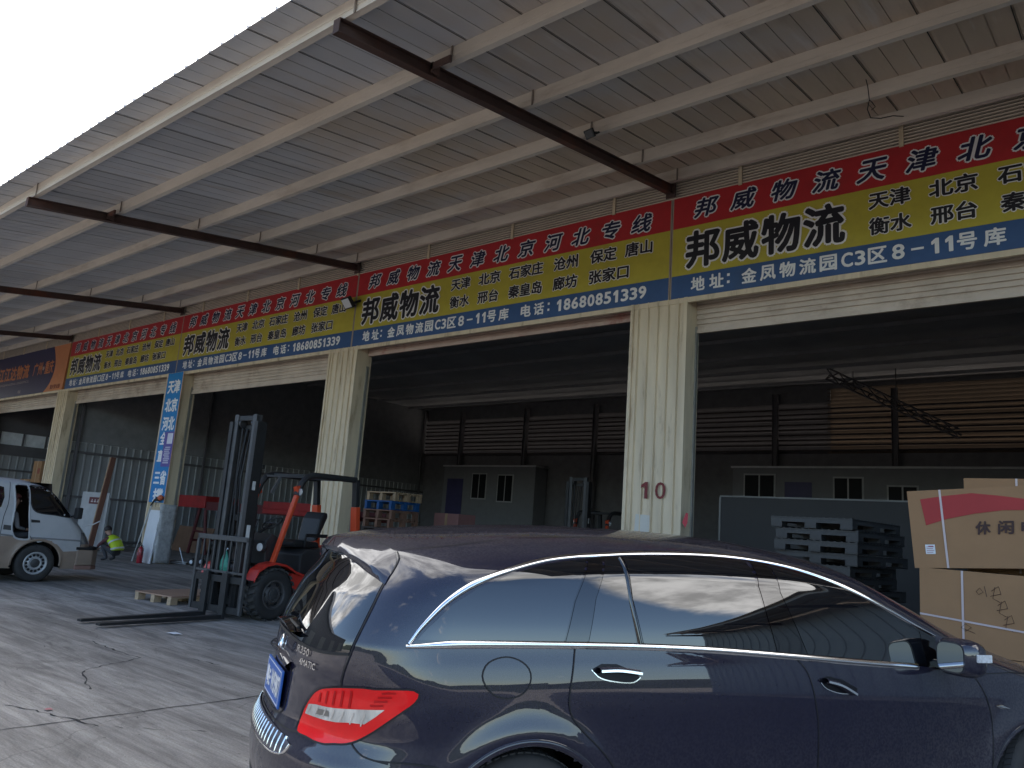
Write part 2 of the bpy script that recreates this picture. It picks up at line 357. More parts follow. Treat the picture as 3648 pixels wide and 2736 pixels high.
tag(obj('gravel', pb, mat('grit', (0.22, 0.2, 0.18), 0.9, var=0.5, scale=1.5)), 'loose grit and small chips scattered over the concrete yard', 'grit', kind='stuff')
hm = mat('far_hillside', (0.05, 0.065, 0.05), 0.9, var=0.3, scale=0.05)
hb = MB(); rows = [[], [], []]
for i in range(121):
    q = 2*PI*i/120; h = 6 + 7*abs(math.sin(q*3.1+1)) + 4*math.sin(q*11)+rnd.uniform(0, 3)
    if abs(math.atan2(math.sin(q-R(130)), math.cos(q-R(130)))) < R(60): h = 4
    for k, (rr, z) in enumerate(((300, -1), (330, max(h, 3)*1.2), (385, -1))): rows[k].append((rr*math.cos(q), rr*math.sin(q), z))
hb.grid(rows)
tag(obj('hills', hb, hm), kind='structure')

# ---------------------------------------------------------------- unseen building, added across the yard for the car's rear glass to reflect
t = thing('added_depot', 'unseen grey building added across the yard for the car rear window to reflect', 'building', (-50, -18, 0))
mb = MB(); mb.box(-10, 0, -26, 22, 0, 13); obj('wall', mb, mat('added_depot_wall', (0.10, 0.10, 0.105), 0.7), t)
mb = MB(); mb.prism([(-10.6, 13.0), (0.8, 13.0), (0.8, 13.3), (-4.7, 15.6), (-10.6, 13.3)], -26.5, 22.5); obj('roof', mb, mat('added_depot_roof', (0.12, 0.13, 0.15), 0.6), t)
for y in (-20, -8, 4, 16):
    mb = MB(); mb.box(0.002, 0.06, y-2.5, y+2.5, 0, 5); obj('door', mb, mat('added_depot_door', (0.18, 0.18, 0.17), 0.6), t)

# ---------------------------------------------------------------- warehouse
wh = thing('warehouse', 'long logistics warehouse with cream ribbed pillars, open roller doors and a deep metal canopy', 'warehouse', (-14.6, D, 0))
def wp(name, mb, m, parent=None, **k): return obj(name, mb, m, parent or wh, world=True, **k)
PX = {0: (-31.97, -31.03), 1: (-23.5, -22.5), 2: (-15.42, -14.33), 3: (-6.91, -5.83)}
for k in range(-3, 5):
    if k not in PX: PX[k] = (seam(k)-0.62, seam(k)+0.45)
XL, XR_ = seam(-3), 3.6
def ribbed_face(mb, x0, x1, y, z0, z1, n=5, axis='x'):
    # upright sheet with standing ribs, front towards -y (axis x) or +x (axis y)
    prof = []; w = (x1-x0)/n
    for i in range(n):
        a = x0+i*w
        prof += [(a, 0), (a+w*0.40, 0), (a+w*0.42, -0.032), (a+w*0.49, -0.032), (a+w*0.51, 0), (a+w*0.55, 0.012), (a+w*0.60, 0.0)]
    prof.append((x1, 0))
    if axis == 'x': mb.grid([[(p, y+q, z0) for p, q in prof], [(p, y+q, z1) for p, q in prof]])
    else: mb.grid([[(y-q, p, z0) for p, q in prof], [(y-q, p, z1) for p, q in prof]])
for k in sorted(PX):
    a, b_ = PX[k]; mb = MB()
    ribbed_face(mb, a+0.06, b_-0.06, D+0.02, 0, 5.69, 5)
    for (p, q) in ((a, a+0.06), (b_-0.06, b_)): mb.box(p, q, D-0.012, D+0.05, 0, 5.69)
    mb.box(a, a+0.03, D+0.052, D+0.44, 0, 5.69); mb.box(b_-0.03, b_, D+0.052, D+0.44, 0, 5.69)
    mb.box(a+0.032, b_-0.032, D+0.40, D+0.43, 0, 5.69)
    pl = wp('pillar', mb, cream)
    g = MB(); g.box(b_+0.003, b_+0.028, D+0.30, D+0.37, 0, 5.25); g.box(a-0.028, a-0.003, D+0.30, D+0.37, 0, 5.25)
    wp('door_guide', g, mat('door_guide_steel', (0.34, 0.33, 0.30), 0.45, metal=0.5), pl)
    if k == 3:
        n_ = MB(); text(n_, '1', -6.56, -6.44, 2.335, 2.605, D-0.016, bold=0.001); text(n_, '0', -6.30, -6.11, 2.335, 2.605, D-0.016, bold=0.001)
        wp('painted_number', n_, mat('dark_red_paint', (0.19, 0.035, 0.035), 0.7, var=0.3, scale=12), pl)
# lintel band behind the signs, soffit strip, louver band
mb = MB(); mb.box(XL, XR_, D+0.07, D+0.28, 5.70, 7.86); wp('lintel_wall', mb, mat('dark_lintel', (0.10, 0.085, 0.075), 0.7))
mb = MB(); mb.box(XL, XR_, D+0.0, D+0.068, 5.60, 5.685); wp('lintel_trim', mb, cream)
mb = MB()
z = 7.50
while z < 7.98:
    mb.box(XL, XR_, D-0.005, D+0.035, z, z+0.021)
    z += 0.050
lv = wp('louver_band', mb, louv_m, recalc=False)
mb = MB(); x = -12.2 - 2.42*22
while x < XR_: mb.box(x-0.03, x+0.03, D-0.03, D-0.008, 7.47, 7.98); x += 2.42
wp('louver_mullion', mb, cream, lv)
# roller shutters rolled up at different heights
BOT = {-3: 5.2, -2: 5.3, -1: 5.2, 0: 5.24, 1: 5.12, 2: 5.57, 3: 5.21}
rust_shut = mat('rusted_shutter_paint', (0.50, 0.36, 0.29), 0.55, var=0.15, dirt=(0.32, 0.07, 0.05), dirt_amt=0.85, dirt_scale=1.4)
for k, zb in BOT.items():
    a = PX[k][1]; b_ = PX[k+1][0]; mb = MB(); prof = []; zc = zb
    while zc < 5.9:
        prof += [(zc, 0.004), (zc+0.02, 0.0), (zc+0.05, 0.0), (zc+0.068, 0.006), (zc+0.074, 0.032), (zc+0.084, 0.032)]; zc += 0.088
    mb.grid([[(a+0.002, D+0.335-q*-1, zz_) for zz_, q in prof], [(b_-0.002, D+0.335-q*-1, zz_) for zz_, q in prof]])
    sh = wp('roller_shutter', mb, rust_shut if k == 2 else shut_m)
    mb = MB(); mb.box(a+0.01, b_-0.01, D+0.315, D+0.375, zb-0.07, zb-0.002); wp('bottom_bar', mb, rust_shut if k in (2,) else shut_m, sh)
# canopy
SL = 0.149
def zroof(y): return 6.895 + SL*(y-4.2)
can = MB(); prof = []; x = XL
while x < XR_:
    prof += [(x, 0), (x+0.262, 0), (x+0.250, 0.035), (x+0.272, 0.035)]; x += 0.27
rows = []
for y in (3.80, 4.2, 6.0, 8.0, 10.0, 11.25, 11.6):
    rows.append([(px, y, zroof(y)+q) for px, q in prof])
can.grid(rows)
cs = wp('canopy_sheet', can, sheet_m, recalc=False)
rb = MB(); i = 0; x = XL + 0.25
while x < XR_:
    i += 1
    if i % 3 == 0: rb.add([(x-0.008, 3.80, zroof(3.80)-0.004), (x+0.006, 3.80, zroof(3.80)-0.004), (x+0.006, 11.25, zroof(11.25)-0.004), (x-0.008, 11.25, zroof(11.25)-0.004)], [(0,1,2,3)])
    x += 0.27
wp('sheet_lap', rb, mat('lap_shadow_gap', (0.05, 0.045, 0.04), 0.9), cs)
for y in (4.22, 5.60, 7.10, 8.46, 9.90, 11.05):
    mb = MB(); zt_ = zroof(y)-0.006; t = 0.004
    mb.box(XL, XR_, y-0.03, y-0.03+t, zt_-0.20, zt_)                       # web towards the yard
    mb.box(XL, XR_, y-0.0255, y+0.040, zt_-0.20, zt_-0.196)                # bottom flange
    mb.box(XL, XR_, y+0.036, y+0.040, zt_-0.1955, zt_-0.175)                # lip
    mb.box(XL, XR_, y-0.042, y-0.0305, zt_-0.206, zt_-0.192)                # rolled bright edge
    mb.box(XL, XR_, y-0.037, y-0.0303, zt_-0.125, zt_-0.085)
    pu = wp('purlin', mb, purl_m)
    cl = MB()
    for k in range(-3, 5):
        X = seam(k)+0.22
        cl.box(X-0.012, X+0.012, y-0.055, y-0.0425, zt_-0.215, zt_-0.0)
    wp('purlin_cleat', cl, mat('cleat_steel', (0.24, 0.2, 0.17), 0.6), pu)
for k in range(-3, 5):
    X = seam(k); mb = MB()
    def sl_box(x0, x1, y0, y1, d0, d1):
        mb.add([(x0,y0,zroof(y0)-0.215-d1),(x1,y0,zroof(y0)-0.215-d1),(x1,y1,zroof(y1)-0.215-d1),(x0,y1,zroof(y1)-0.215-d1),
                (x0,y0,zroof(y0)-0.215-d0),(x1,y0,zroof(y0)-0.215-d0),(x1,y1,zroof(y1)-0.215-d0),(x0,y1,zroof(y1)-0.215-d0)],
               [(0,3,2,1),(4,5,6,7),(0,1,5,4),(1,2,6,5),(2,3,7,6),(3,0,4,7)])
    sl_box(X-0.055, X+0.055, 4.14, 11.2, 0.0, 0.012); sl_box(X-0.055, X+0.055, 4.14, 11.2, 0.148, 0.16); sl_box(X-0.006, X+0.006, 4.145, 11.2, 0.0125, 0.1475)
    mb.box(X-0.09, X+0.09, 11.2, 11.216, zroof(11.2)-0.435, zroof(11.2)-0.18)
    sl_box(X-0.05, X+0.05, 4.125, 4.139, 0.0, 0.16)
    rf = wp('rafter', mb, rust_m)
    bk = MB(); bk.box(X+0.06, X+0.36, 5.40, 5.43, zroof(5.4)-0.30, zroof(5.4)-0.225); bk.box(X+0.06, X+0.09, 5.40, 5.52, zroof(5.4)-0.335, zroof(5.4)-0.215)
    wp('bracket', bk, rust_m, rf)
# neighbouring bays past the last sign: shallower canopy over a plain sheet front
XN = 40.0
mb = MB(); prof = []; x = XR_+0.002
while x < XN: prof += [(x, 0), (x+0.252, 0), (x+0.246, 0.035), (x+0.272, 0.035)]; x += 0.27
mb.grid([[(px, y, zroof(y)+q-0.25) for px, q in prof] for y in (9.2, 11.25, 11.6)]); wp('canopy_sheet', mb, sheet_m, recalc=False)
for y in (9.4, 10.2, 11.0):
    mb = MB(); mb.box(XR_+0.01, XN, y-0.03, y+0.03, zroof(y)-0.46, zroof(y)-0.26); wp('purlin', mb, purl_m)
mb = MB(); ribbed_face(mb, XR_+0.21, XN, 11.32, 0, 7.55, 26); wp('front_wall', mb, corr_m, recalc=False)
for x in np.arange(6.0, XN, 8.43):
    mb = MB(); mb.add([(x-.06, 9.25, 7.1), (x+.06, 9.25, 7.1), (x+.06, 11.3, 7.3), (x-.06, 11.3, 7.3), (x-.06, 9.25, 6.9), (x+.06, 9.25, 6.9), (x+.06, 11.3, 6.9), (x-.06, 11.3, 6.9)], [(0,1,2,3),(4,7,6,5),(0,4,5,1),(1,5,6,2),(2,6,7,3),(3,7,4,0)]); wp('rafter', mb, rust_m)
# main hall: roof, back wall, blades, columns, partitions
mb = MB(); mb.add([(XL, 11.58, zroof(11.58)-0.03), (XR_, 11.58, zroof(11.58)-0.03), (XR_, 31, 8.05), (XL, 31, 8.05), (XL, 11.58, zroof(11.58)+0.25), (XR_, 11.58, zroof(11.58)+0.25), (XR_, 31, 8.35), (XL, 31, 8.35)], [(0,3,2,1),(4,5,6,7),(0,1,5,4),(1,2,6,5),(2,3,7,6),(3,0,4,7)])
wp('hall_roof', mb, inroof)
mb = MB(); y = 13.0
while y < 30: mb.box(XL, XR_, y-0.03, y+0.03, 7.78, 7.90); y += 2.2
wp('hall_purlin', mb, mat('hall_purlin_paint', (0.26, 0.255, 0.26), 0.7))
mb = MB(); mb.box(XL, XR_, 30.0, 30.2, 0, 5.38); mb.box(XL, XR_, 30.0, 30.2, 7.84, 8.04); mb.box(XL, seam(-2), 30.0, 30.2, 5.381, 7.839); mb.box(seam(-2)+.002, -9.4, 30.0, 30.2, 7.33, 7.839); wp('back_wall', mb, mat('dark_back_wall', (0.15, 0.145, 0.15), 0.8))
mb = MB(); mb.box(XL-0.2, XL, 11.3, 30.2, 0, 8.4); mb.box(XR_, XR_+0.2, 11.3, 30.2, 0, 8.4); wp('end_wall', mb, corr_m)
def blades(x0, x1, z, z1, dz):
    mb = MB()
    while z < z1:
        mb.add([(x0, 29.97, z+0.15), (x1, 29.97, z+0.15), (x1, 30.13, z), (x0, 30.13, z)], [(0,1,2,3)]); z += dz
    return mb
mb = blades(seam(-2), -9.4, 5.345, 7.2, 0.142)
wp('back_louver', blades(-9.50, XR_, 5.345, 7.78, 0.148), lit_louver, recalc=False)  # lighter tan blades stand in for the light at this end
bl = wp('back_louver', mb, mat('shaded_louver_blade', (0.09, 0.083, 0.086), 0.7), recalc=False)  # darker copy of the blade colour for the shaded end
for k in range(-1, 4):
    for X, Y in ((seam(k)+3.2, 29.7), (seam(k)-0.9, 29.7)):
        mb = MB(); mb.box(X-0.12, X+0.12, Y-0.01, Y+0.01, 0, 7.7); mb.box(X-0.10, X-0.08, Y-0.1, Y+0.1, 0, 7.7); mb.box(X+0.08, X+0.10, Y-0.1, Y+0.1, 0, 7.7)
        wp('hall_column', mb, dark_steel)
def corr_wall(x, y0, y1, z0, z1, pitch=0.30):
    mb = MB(); prof = []; y = y0
    while y < y1: prof += [(y, 0), (y+pitch*0.62, 0), (y+pitch*0.70, 0.035), (y+pitch*0.86, 0.035), (y+pitch*0.94, 0)]; y += pitch
    mb.grid([[(x+q, p, z0) for p, q in prof], [(x+q, p, z1) for p, q in prof]])
    return mb
pw = wp('partition_wall', corr_wall(-31.2, 11.8, 30, 0, 3.78), corr_m, recalc=False)
g = MB(); g.box(-31.14, -31.09, 11.8, 30, 3.36, 3.45); g.box(-31.14, -31.09, 11.8, 30, 1.72, 1.80); g.box(-31.14, -31.09, 11.8, 30, 0.10, 0.2)
for y in (11.9, 17.0, 23.0, 29.6): g.box(-31.14, -31.06, y, y+0.1, 0, 7.9)
wp('girt', g, dark_steel, pw)
g = MB(); g.box(-31.25, -31.2, 11.8, 30, 3.79, 7.9); wp('upper_screen', g, mat('dark_screen', (0.24, 0.24, 0.245), 0.8), pw)
pw2 = wp('partition_wall', corr_wall(-39.9, 11.8, 30, 0, 3.38), corr_m, recalc=False)
g = MB(); g.box(-39.88, -39.82, 11.8, 30, 3.39, 3.86); g.box(-39.88, -39.84, 11.8, 30, 4.43, 7.9); g.box(-39.84, -39.80, 11.8, 30, 2.7, 2.78)
for y in np.arange(12.0, 30, 0.95): g.box(-39.86, -39.80, y, y+0.06, 3.87, 4.42)
wp('girt', g, dark_steel, pw2)
g = MB(); g.box(-39.93, -39.89, 11.8, 30, 3.87, 4.42); wp('skylight_strip', g, mat('milky_skylight', (0.75, 0.77, 0.8), 0.5), pw2)
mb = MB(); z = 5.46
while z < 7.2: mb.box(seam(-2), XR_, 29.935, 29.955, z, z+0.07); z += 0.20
wp('gap_shade_bar', mb, mat('gap_shade_dark', (0.05, 0.04, 0.04), 0.8), bl)  # dark bars added to draw the shade between the blades
# lattice boom hanging in the right bay
mb = MB()
P0, P1 = Vector((-8.6, 27.0, 7.6)), Vector((-4.6, 27.0, 5.45))
n = 9
for dz, dy_ in ((0, 0), (0.42, 0), (0.21, 0.35)):
    mb.tube([P0+Vector((0, dy_, dz)), P1+Vector((0, dy_, dz*0.7))], 0.035, 6)
for i in range(n):
    a = P0.lerp(P1, i/n); b_ = P0.lerp(P1, (i+1)/n); s_ = 1-0.3*i/n
    mb.tube([a, b_+Vector((0, 0, 0.42*s_))], 0.022, 5); mb.tube([a+Vector((0, 0, 0.42*s_)), b_], 0.022, 5); mb.tube([a, a+Vector((0, 0.35, 0.21*s_))], 0.02, 5)
for i in (2, 5): a = P0.lerp(P1, i/n); mb.tube([a, (a.x, a.y, 7.8)], 0.02, 5)
wp('lattice_truss', mb, dark_steel)
# ---------------------------------------------------------------- sign boards
red_s = mat('sign_red', (0.47, 0.026, 0.032), 0.45, var=0.10, dirt=(0.24, 0.03, 0.03), dirt_amt=0.45, bump=0.5, bump_scale=2.2)
yel_s = mat('sign_yellow', (0.49, 0.42, 0.05), 0.45, var=0.10, dirt=(0.30, 0.25, 0.06), dirt_amt=0.45, bump=0.5, bump_scale=2.2)
blu_s = mat('sign_blue', (0.035, 0.092, 0.235), 0.45, var=0.12, dirt=(0.05, 0.09, 0.16), dirt_amt=0.5, bump=0.5, bump_scale=2.2)
ink = mat('sign_dark_ink', (0.008, 0.008, 0.014), 0.5, var=0.05)
inkb = mat('sign_navy_ink', (0.006, 0.010, 0.05), 0.5, var=0.05)
wht = mat('sign_white_ink', (0.80, 0.80, 0.80), 0.5, var=0.04)
gold = mat('sign_orange_ink', (0.62, 0.22, 0.08), 0.5, var=0.06)
lab_s = ['red, yellow and blue logistics sign meeting the dark blue and orange sign',
         'red, yellow and blue logistics sign between the bannered pillar and the floodlight',
         'red, yellow and blue logistics sign spanning from the floodlight to the pillar marked 10',
         'red, yellow and blue logistics sign above the stacked cartons and black pallets']
s0 = thing('shop_sign', lab_s[0], 'sign', (seam(0), D, ZB), group='red, yellow and blue logistics signs above the doors')
H = ZTP-ZB; zb1 = 0.392; zb2 = 1.245
def band(name, z0, z1, m):
    mb = MB(); mb.box(0.03, BW-0.03, 0.0, 0.06, z0, z1); return obj(name, mb, m, s0)
rbnd = band('red_band', zb2+0.001, H, red_s); ybnd = band('yellow_band', zb1+0.001, zb2-0.001, yel_s); bbnd = band('blue_band', 0, zb1-0.001, blu_s)
fr = MB()
for a in (0.006, BW-0.029): fr.box(a, a+0.023, 0.004, 0.065, 0, H)
fr.box(0.03, BW-0.03, 0.004, 0.065, -0.022, -0.002)
obj('frame', fr, mat('sign_frame', (0.36, 0.30, 0.25), 0.5), s0)
def words(par, items, y, bold, edge, m, ring=6, shear=0.0):
    mb = MB()
    for ch, x0, x1, z0, z1 in items:
        mb.cur = 0; text(mb, ch, x0, x1, z0, z1, y, bold=bold, ring=ring, shear=shear)
        if edge: mb.cur = 1; text(mb, ch, x0, x1, z0, z1, -0.0015, bold=edge, ring=ring+2, shear=shear)
    return obj('lettering', mb, [m, wht] if edge else m, par, recalc=False)
words(rbnd, [(ch, 0.41+0.655*i, 0.41+0.655*i+0.37, 1.375-0.004*i, 1.70-0.004*i) for i, ch in enumerate('邦威物流天津北京河北专线')], -0.006, 0.011, 0.034, inkb, shear=0.24)
words(ybnd, [(ch, 0.30+0.655*i, 0.30+0.655*i+0.575, 0.505, 1.125) for i, ch in enumerate('邦威物流')], -0.006, 0.022, 0.052, ink, ring=8)
for rowz, items in ((1.04, [('天津', 3.20, 3.74), ('北京', 3.99, 4.57), ('石家庄', 4.81, 5.66), ('沧州', 5.93, 6.48), ('保定', 6.77, 7.33), ('唐山', 7.52, 8.06)]),
                    (0.645, [('衡水', 3.20, 3.75), ('邢台', 4.0, 4.55), ('秦皇岛', 4.83, 5.66), ('廊坊', 5.94, 6.49), ('张家口', 6.77, 7.60)])):
    for s, x0, x1 in items: words(ybnd, [(s, x0, x1, rowz-0.125, rowz+0.125)], -0.006, 0.009, 0.022, ink)
def spread(s, x0, pitch, w, h=.235): return [(ch, x0+i*pitch, x0+i*pitch+w, 0.205-h/2, 0.205+h/2) for i, ch in enumerate(s)]
w_ = spread('地址', 0.40, .33, .235); words(bbnd, w_, -0.004, .008, 0, wht)
mb = MB()
for x in (1.03, 5.84):
    for z in (0.13, 0.25): mb.box(x, x+0.045, -0.006, -0.004, z, z+0.045)
mb.box(3.74, 3.90, -0.006, -0.004, 0.19, 0.222); obj('punctuation', mb, wht, bbnd)
w_ = spread('金凤物流园', 1.28, .305, .235)+[('C', 2.81, 2.96, .10, .31), ('3', 3.0, 3.13, .10, .31), ('区', 3.18, 3.42, .0875, .3225), ('8', 3.50, 3.65, .10, .31), ('1', 4.0, 4.08, .10, .31), ('1', 4.17, 4.25, .10, .31), ('号', 4.31, 4.53, .0875, .3225), ('库', 4.62, 4.86, .0875, .3225)]
words(bbnd, w_, -0.004, .008, 0, wht)
words(bbnd, spread('电话', 5.19, .32, .235), -0.004, .008, 0, wht)
words(bbnd, [(ch, 6.05+i*.1785+(.02 if ch == '1' else 0), 6.05+i*.1785+(.10 if ch == '1' else .135), .10, .31) for i, ch in enumerate('18680851339')], -0.004, .010, 0, wht)
for k in (1, 2, 3): copy_tree(s0, (seam(k), D, ZB), label=lab_s[k])
# neighbour's blue and orange sign
s2 = thing('shop_sign', 'dark blue logistics sign with orange lettering and a curved orange end', 'sign', (seam(-1), D, ZB))
def panel(poly, y0, y1, name, m):
    mb = MB(); mb.prism(poly, y0, y1); return obj(name, mb, m, s2)
cv_ = [(6.35, 0), (6.62, 0.14), (6.85, 0.32), (7.05, 0.6), (7.13, 0.85), (7.12, 1.05), (7.06, 1.25), (6.93, 1.5), (6.72, H)]
pn = panel([(0.03, 0)]+cv_+[(0.03, H)], 0.0, 0.06, 'blue_panel', mat('sign_deep_blue', (0.035, 0.03, 0.085), 0.45, var=0.1))
po = panel([(8.20, 0), (8.32, H)]+[(a+0.008, b) for a, b in cv_[::-1]], 0.0, 0.06, 'orange_panel', mat('sign_orange', (0.62, 0.24, 0.10), 0.5, var=0.08))
b1 = MB()
for i, ch in enumerate('江江达物流'): text(b1, ch, 0.98+i*0.71, 0.98+i*0.71+0.62, 0.72, 1.30, -0.006, bold=0.022, ring=6)
text(b1, '广州', 4.95, 5.85, 0.74, 1.26, -0.006, bold=0.012, ring=6); text(b1, '重庆', 6.15, 6.98, 0.74, 1.26, -0.006, bold=0.012, ring=6)
obj('lettering', b1, gold, pn, recalc=False)
b1 = MB(); text(b1, 'JIANGJIANGDA LOGISTICS', 1.0, 4.6, 0.48, 0.60, -0.004); b1.prism([(5.90, 0.93), (5.98, 0.93), (5.98, 0.87), (6.10, 0.99), (5.98, 1.11), (5.98, 1.05), (5.90, 1.05)], -0.006, -0.004)
text(b1, '电话', 3.6, 3.9, 0.10, 0.24, -0.004); text(b1, '地址', 0.9, 1.2, 0.10, 0.24, -0.004)
obj('small_lettering', b1, mat('sign_pale_ink', (0.45, 0.36, 0.33), 0.5), pn, recalc=False)
b1 = MB(); text(b1, '重庆营业部', 7.0, 7.95, 0.08, 0.25, -0.004, bold=0.006, ring=4); obj('lettering', b1, mat('sign_brown_ink', (0.22, 0.05, 0.03), 0.5), po, recalc=False)
# upright blue banner on pillar
bn = thing('banner', 'tall narrow blue banner with white lettering on the far pillar', 'banner', (-22.95, D-0.035, 1.74))
mb = MB(); mb.box(-0.42, 0.50, 0, 0.012, 0, 3.93); face = obj('face', mb, mat('banner_blue', (0.008, 0.20, 0.50), 0.6, var=0.08), bn)
mb = MB(); mb.box(-0.455, -0.422, -0.004, 0.016, 0, 3.93); mb.box(0.502, 0.53, -0.004, 0.016, 0, 3.93); obj('frame', mb, mat('banner_edge', (0.62, 0.42, 0.3), 0.5), bn)
b1 = MB()
for s, z in (('天津', 3.50), ('北京', 2.93), ('河北', 2.36), ('省', 0.72), ('省', 1.25), ('撑', 0.25)):
    if len(s) == 2: text(b1, s, -0.30, 0.40, z-0.20, z+0.20, -0.003, bold=0.016, ring=6)
    elif z > 1: pass
text(b1, '三省', -0.30, 0.40, 0.53, 0.93, -0.003, bold=0.016, ring=6); text(b1, '直', -0.30, 0.02, 1.22, 1.55, -0.003, bold=0.016, ring=6); text(b1, '撑', -0.20, 0.36, 0.03, 0.40, -0.003, bold=0.02, ring=6); text(b1, '全境', -0.30, 0.40, 1.72, 2.10, -0.003, bold=0.016, ring=6)
obj('lettering', b1, wht, face, recalc=False)
po = thing('poster', 'small violet notice stuck over the tall blue banner', 'poster', (-22.70, D-0.046, 2.80))
mb = MB(); mb.box(-0.28, 0.27, 0, 0.004, 0, 1.05); sheet = obj('sheet', mb, mat('violet_print', (0.09, 0.07, 0.33), 0.4, var=0.15, scale=9), po)
mb = MB()
for i in range(9): z = 0.10+i*0.058; mb.box(-0.20+rnd.uniform(0, .07), 0.20-rnd.uniform(0, .1), -0.0025, -0.0005, z, z+0.026)
mb.box(-0.10, 0.22, -0.0025, -0.0005, 0.68, 1.0)
obj('print', mb, mat('poster_white_print', (0.66, 0.66, 0.75), 0.5), sheet)
# floodlights
def floodlight(label, loc, s=1.0, lens=None):
    t = thing('floodlight', label, 'lamp', loc, R(-8))
    mb = MB(); rot = Matrix.Rotation(R(38), 3, 'X')
    mb.obox((0, -0.22*s, 0), (0.36*s, 0.09*s, 0.28*s), rot); obj('housing', mb, black_m, t, bevel=0.012)
    mb = MB(); mb.obox(Vector((0, -0.22*s, 0))+rot @ Vector((0, -0.048*s, 0)), (0.30*s, 0.006, 0.22*s), rot); obj('lens', mb, lens or mat('lamp_glass', (0.75, 0.77, 0.78), 0.12, var=0.1), t)
    mb = MB(); mb.bar((-0.19*s, -0.2*s, 0), (-0.19*s, 0, 0.06*s), 0.03, 0.01); mb.bar((0.19*s, -0.2*s, 0), (0.19*s, 0, 0.06*s), 0.03, 0.01); mb.box(-0.2*s, 0.2*s, -0.012, 0.0, 0.04*s, 0.1*s); obj('bracket', mb, black_m, t)
    return t
floodlight('black floodlight with a pale lens fixed where two signs meet', (seam(2)+0.02, D-0.008, 6.72))
floodlight('tiny black floodlight hanging under the canopy beside a rusty rafter', (X3+0.36, 8.30, 7.20), 0.45, mat('dark_lamp_glass', (0.03, 0.03, 0.03), 0.2))
# loose wire
mb = MB()
mb.tube([(-2.53, 9.55, 7.62), (-2.545, 9.68, 7.60), (-2.57, 9.84, 7.50)], 0.006, 5); mb.tube([(-2.57, 9.845, 7.50), (-2.60, 9.86, 7.38), (-2.585, 9.95, 7.30), (-2.50, 10.1, 7.34), (-2.42, 10.4, 7.50), (-2.36, 10.7, 7.62)], 0.007, 5)
mb.tube([(-2.57, 9.84, 7.50), (-2.53, 9.84, 7.44), (-2.50, 9.845, 7.38), (-2.55, 9.85, 7.35)], 0.006, 5)
tag(obj('wire', mb, black_m, smooth=True), 'thin black wire dangling loosely from a canopy purlin', 'wire')
# sticker and paper on the numbered pillar
mb = MB(); mb.prism([(0, 0.05), (0.10, 0.30), (0.16, 0.28), (0.15, 0.05), (0.09, -0.08)], 0, 0.003)
st = obj('sticker', mb, mat('sticker_red', (0.45, 0.02, 0.04), 0.4, var=0.2, scale=14)); st.scale = (.62, 1, .62); st.location = (-5.80, D-0.018, 1.95); tag(st, 'small red sticker peeling off the edge of the pillar marked 10', 'sticker')
mb = MB(); mb.box(0, 0.27, 0, 0.003, 0, 0.36); pp = obj('paper_notice', mb, mat('faded_paper', (0.60, 0.58, 0.52), 0.7, var=0.08)); pp.location = (-6.67, D-0.004, 1.72); pp.rotation_euler = (0, R(3), 0); tag(pp, 'faded blank paper notice under the number on the pillar', 'notice')

# ---------------------------------------------------------------- things at the far pillar
t = thing('white_panel', 'dirty white board leaning on the foot of the bannered pillar', 'board', (-22.72, D-0.20, 0), rot=(R(-4), 0, 0))
mb = MB(); mb.box(-0.36, 0.30, 0, 0.04, 0.0, 1.60); obj('board', mb, white_p, t, bevel=0.006)
mb = MB(); mb.box(-0.38, 0.32, -0.006, -0.001, 1.52, 1.61); obj('top_edge', mb, mat('tan_tape', (0.45, 0.36, 0.25), 0.6), t)
t = thing('crumpled_wrap', 'silvery plastic wrap hanging round the corner of the bannered pillar', 'wrap', (-22.44, D-0.02, 0))
mb = MB(); rows = []
for i in range(15):
    z = 0.02+i*0.12; rows.append([(0.02+0.015*math.sin(i*2.1+j*1.7)+(0.02 if j else 0), -0.10+j*0.10+0.02*math.sin(i*1.3+j*2.3), z) for j in range(6)])
mb.grid(rows); wr = obj('sheet', mb, mat('silvery_plastic', (0.42, 0.42, 0.42), 0.25, var=0.35, scale=9, bump=0.6, bump_scale=14), t, smooth='all')
sm = wr.modifiers.new('solid', 'SOLIDIFY'); sm.thickness = 0.012
t = thing('fire_extinguisher', 'red fire extinguisher standing at the foot of the bannered pillar', 'extinguisher', (-22.62, D-0.40, 0))
mb = MB(); mb.lathe([(0.0, 0), (0.075, 0), (0.08, 0.02), (0.08, 0.36), (0.066, 0.42), (0.03, 0.455), (0.022, 0.47)], 24, 'z'); obj('cylinder', mb, mat('extinguisher_red', (0.35, 0.012, 0.025), 0.3, var=0.1, coat=0.3), t, smooth=True)
mb = MB(); mb.tube([(0, 0, 0.465), (0, 0, 0.52)], 0.02, 10); mb.bar((-0.12, 0, 0.60), (0.02, 0, 0.52), 0.02, 0.012); mb.bar((-0.10, 0, 0.52), (0.0, 0, 0.50), 0.02, 0.01); obj('valve', mb, black_m, t)
mb = MB(); mb.tube([(0.02, 0, 0.50), (0.09, 0, 0.48), (0.115, 0, 0.38), (0.10, 0, 0.22)], 0.011, 8); obj('hose', mb, black_m, t, smooth=True)
mb = MB(); mb.box(-0.05, 0.05, -0.0835, -0.070, 0.22, 0.30); obj('nameplate', mb, mat('label_pink', (0.5, 0.2, 0.24), 0.5), t)
t = thing('metal_rod', 'thin grey steel rod leaning against the bannered pillar', 'rod', (-23.30, D-0.28, 0))
mb = MB(); mb.tube([(0, 0, 0.0), (0.02, 0.05, 0.4), (0.30, 0.20, 1.75)], 0.016, 8); mb.tube([(-0.05, 0.0, 0.0), (0.20, 0.20, 1.65)], 0.010, 6); obj('rod', mb, galv, t, smooth=True)
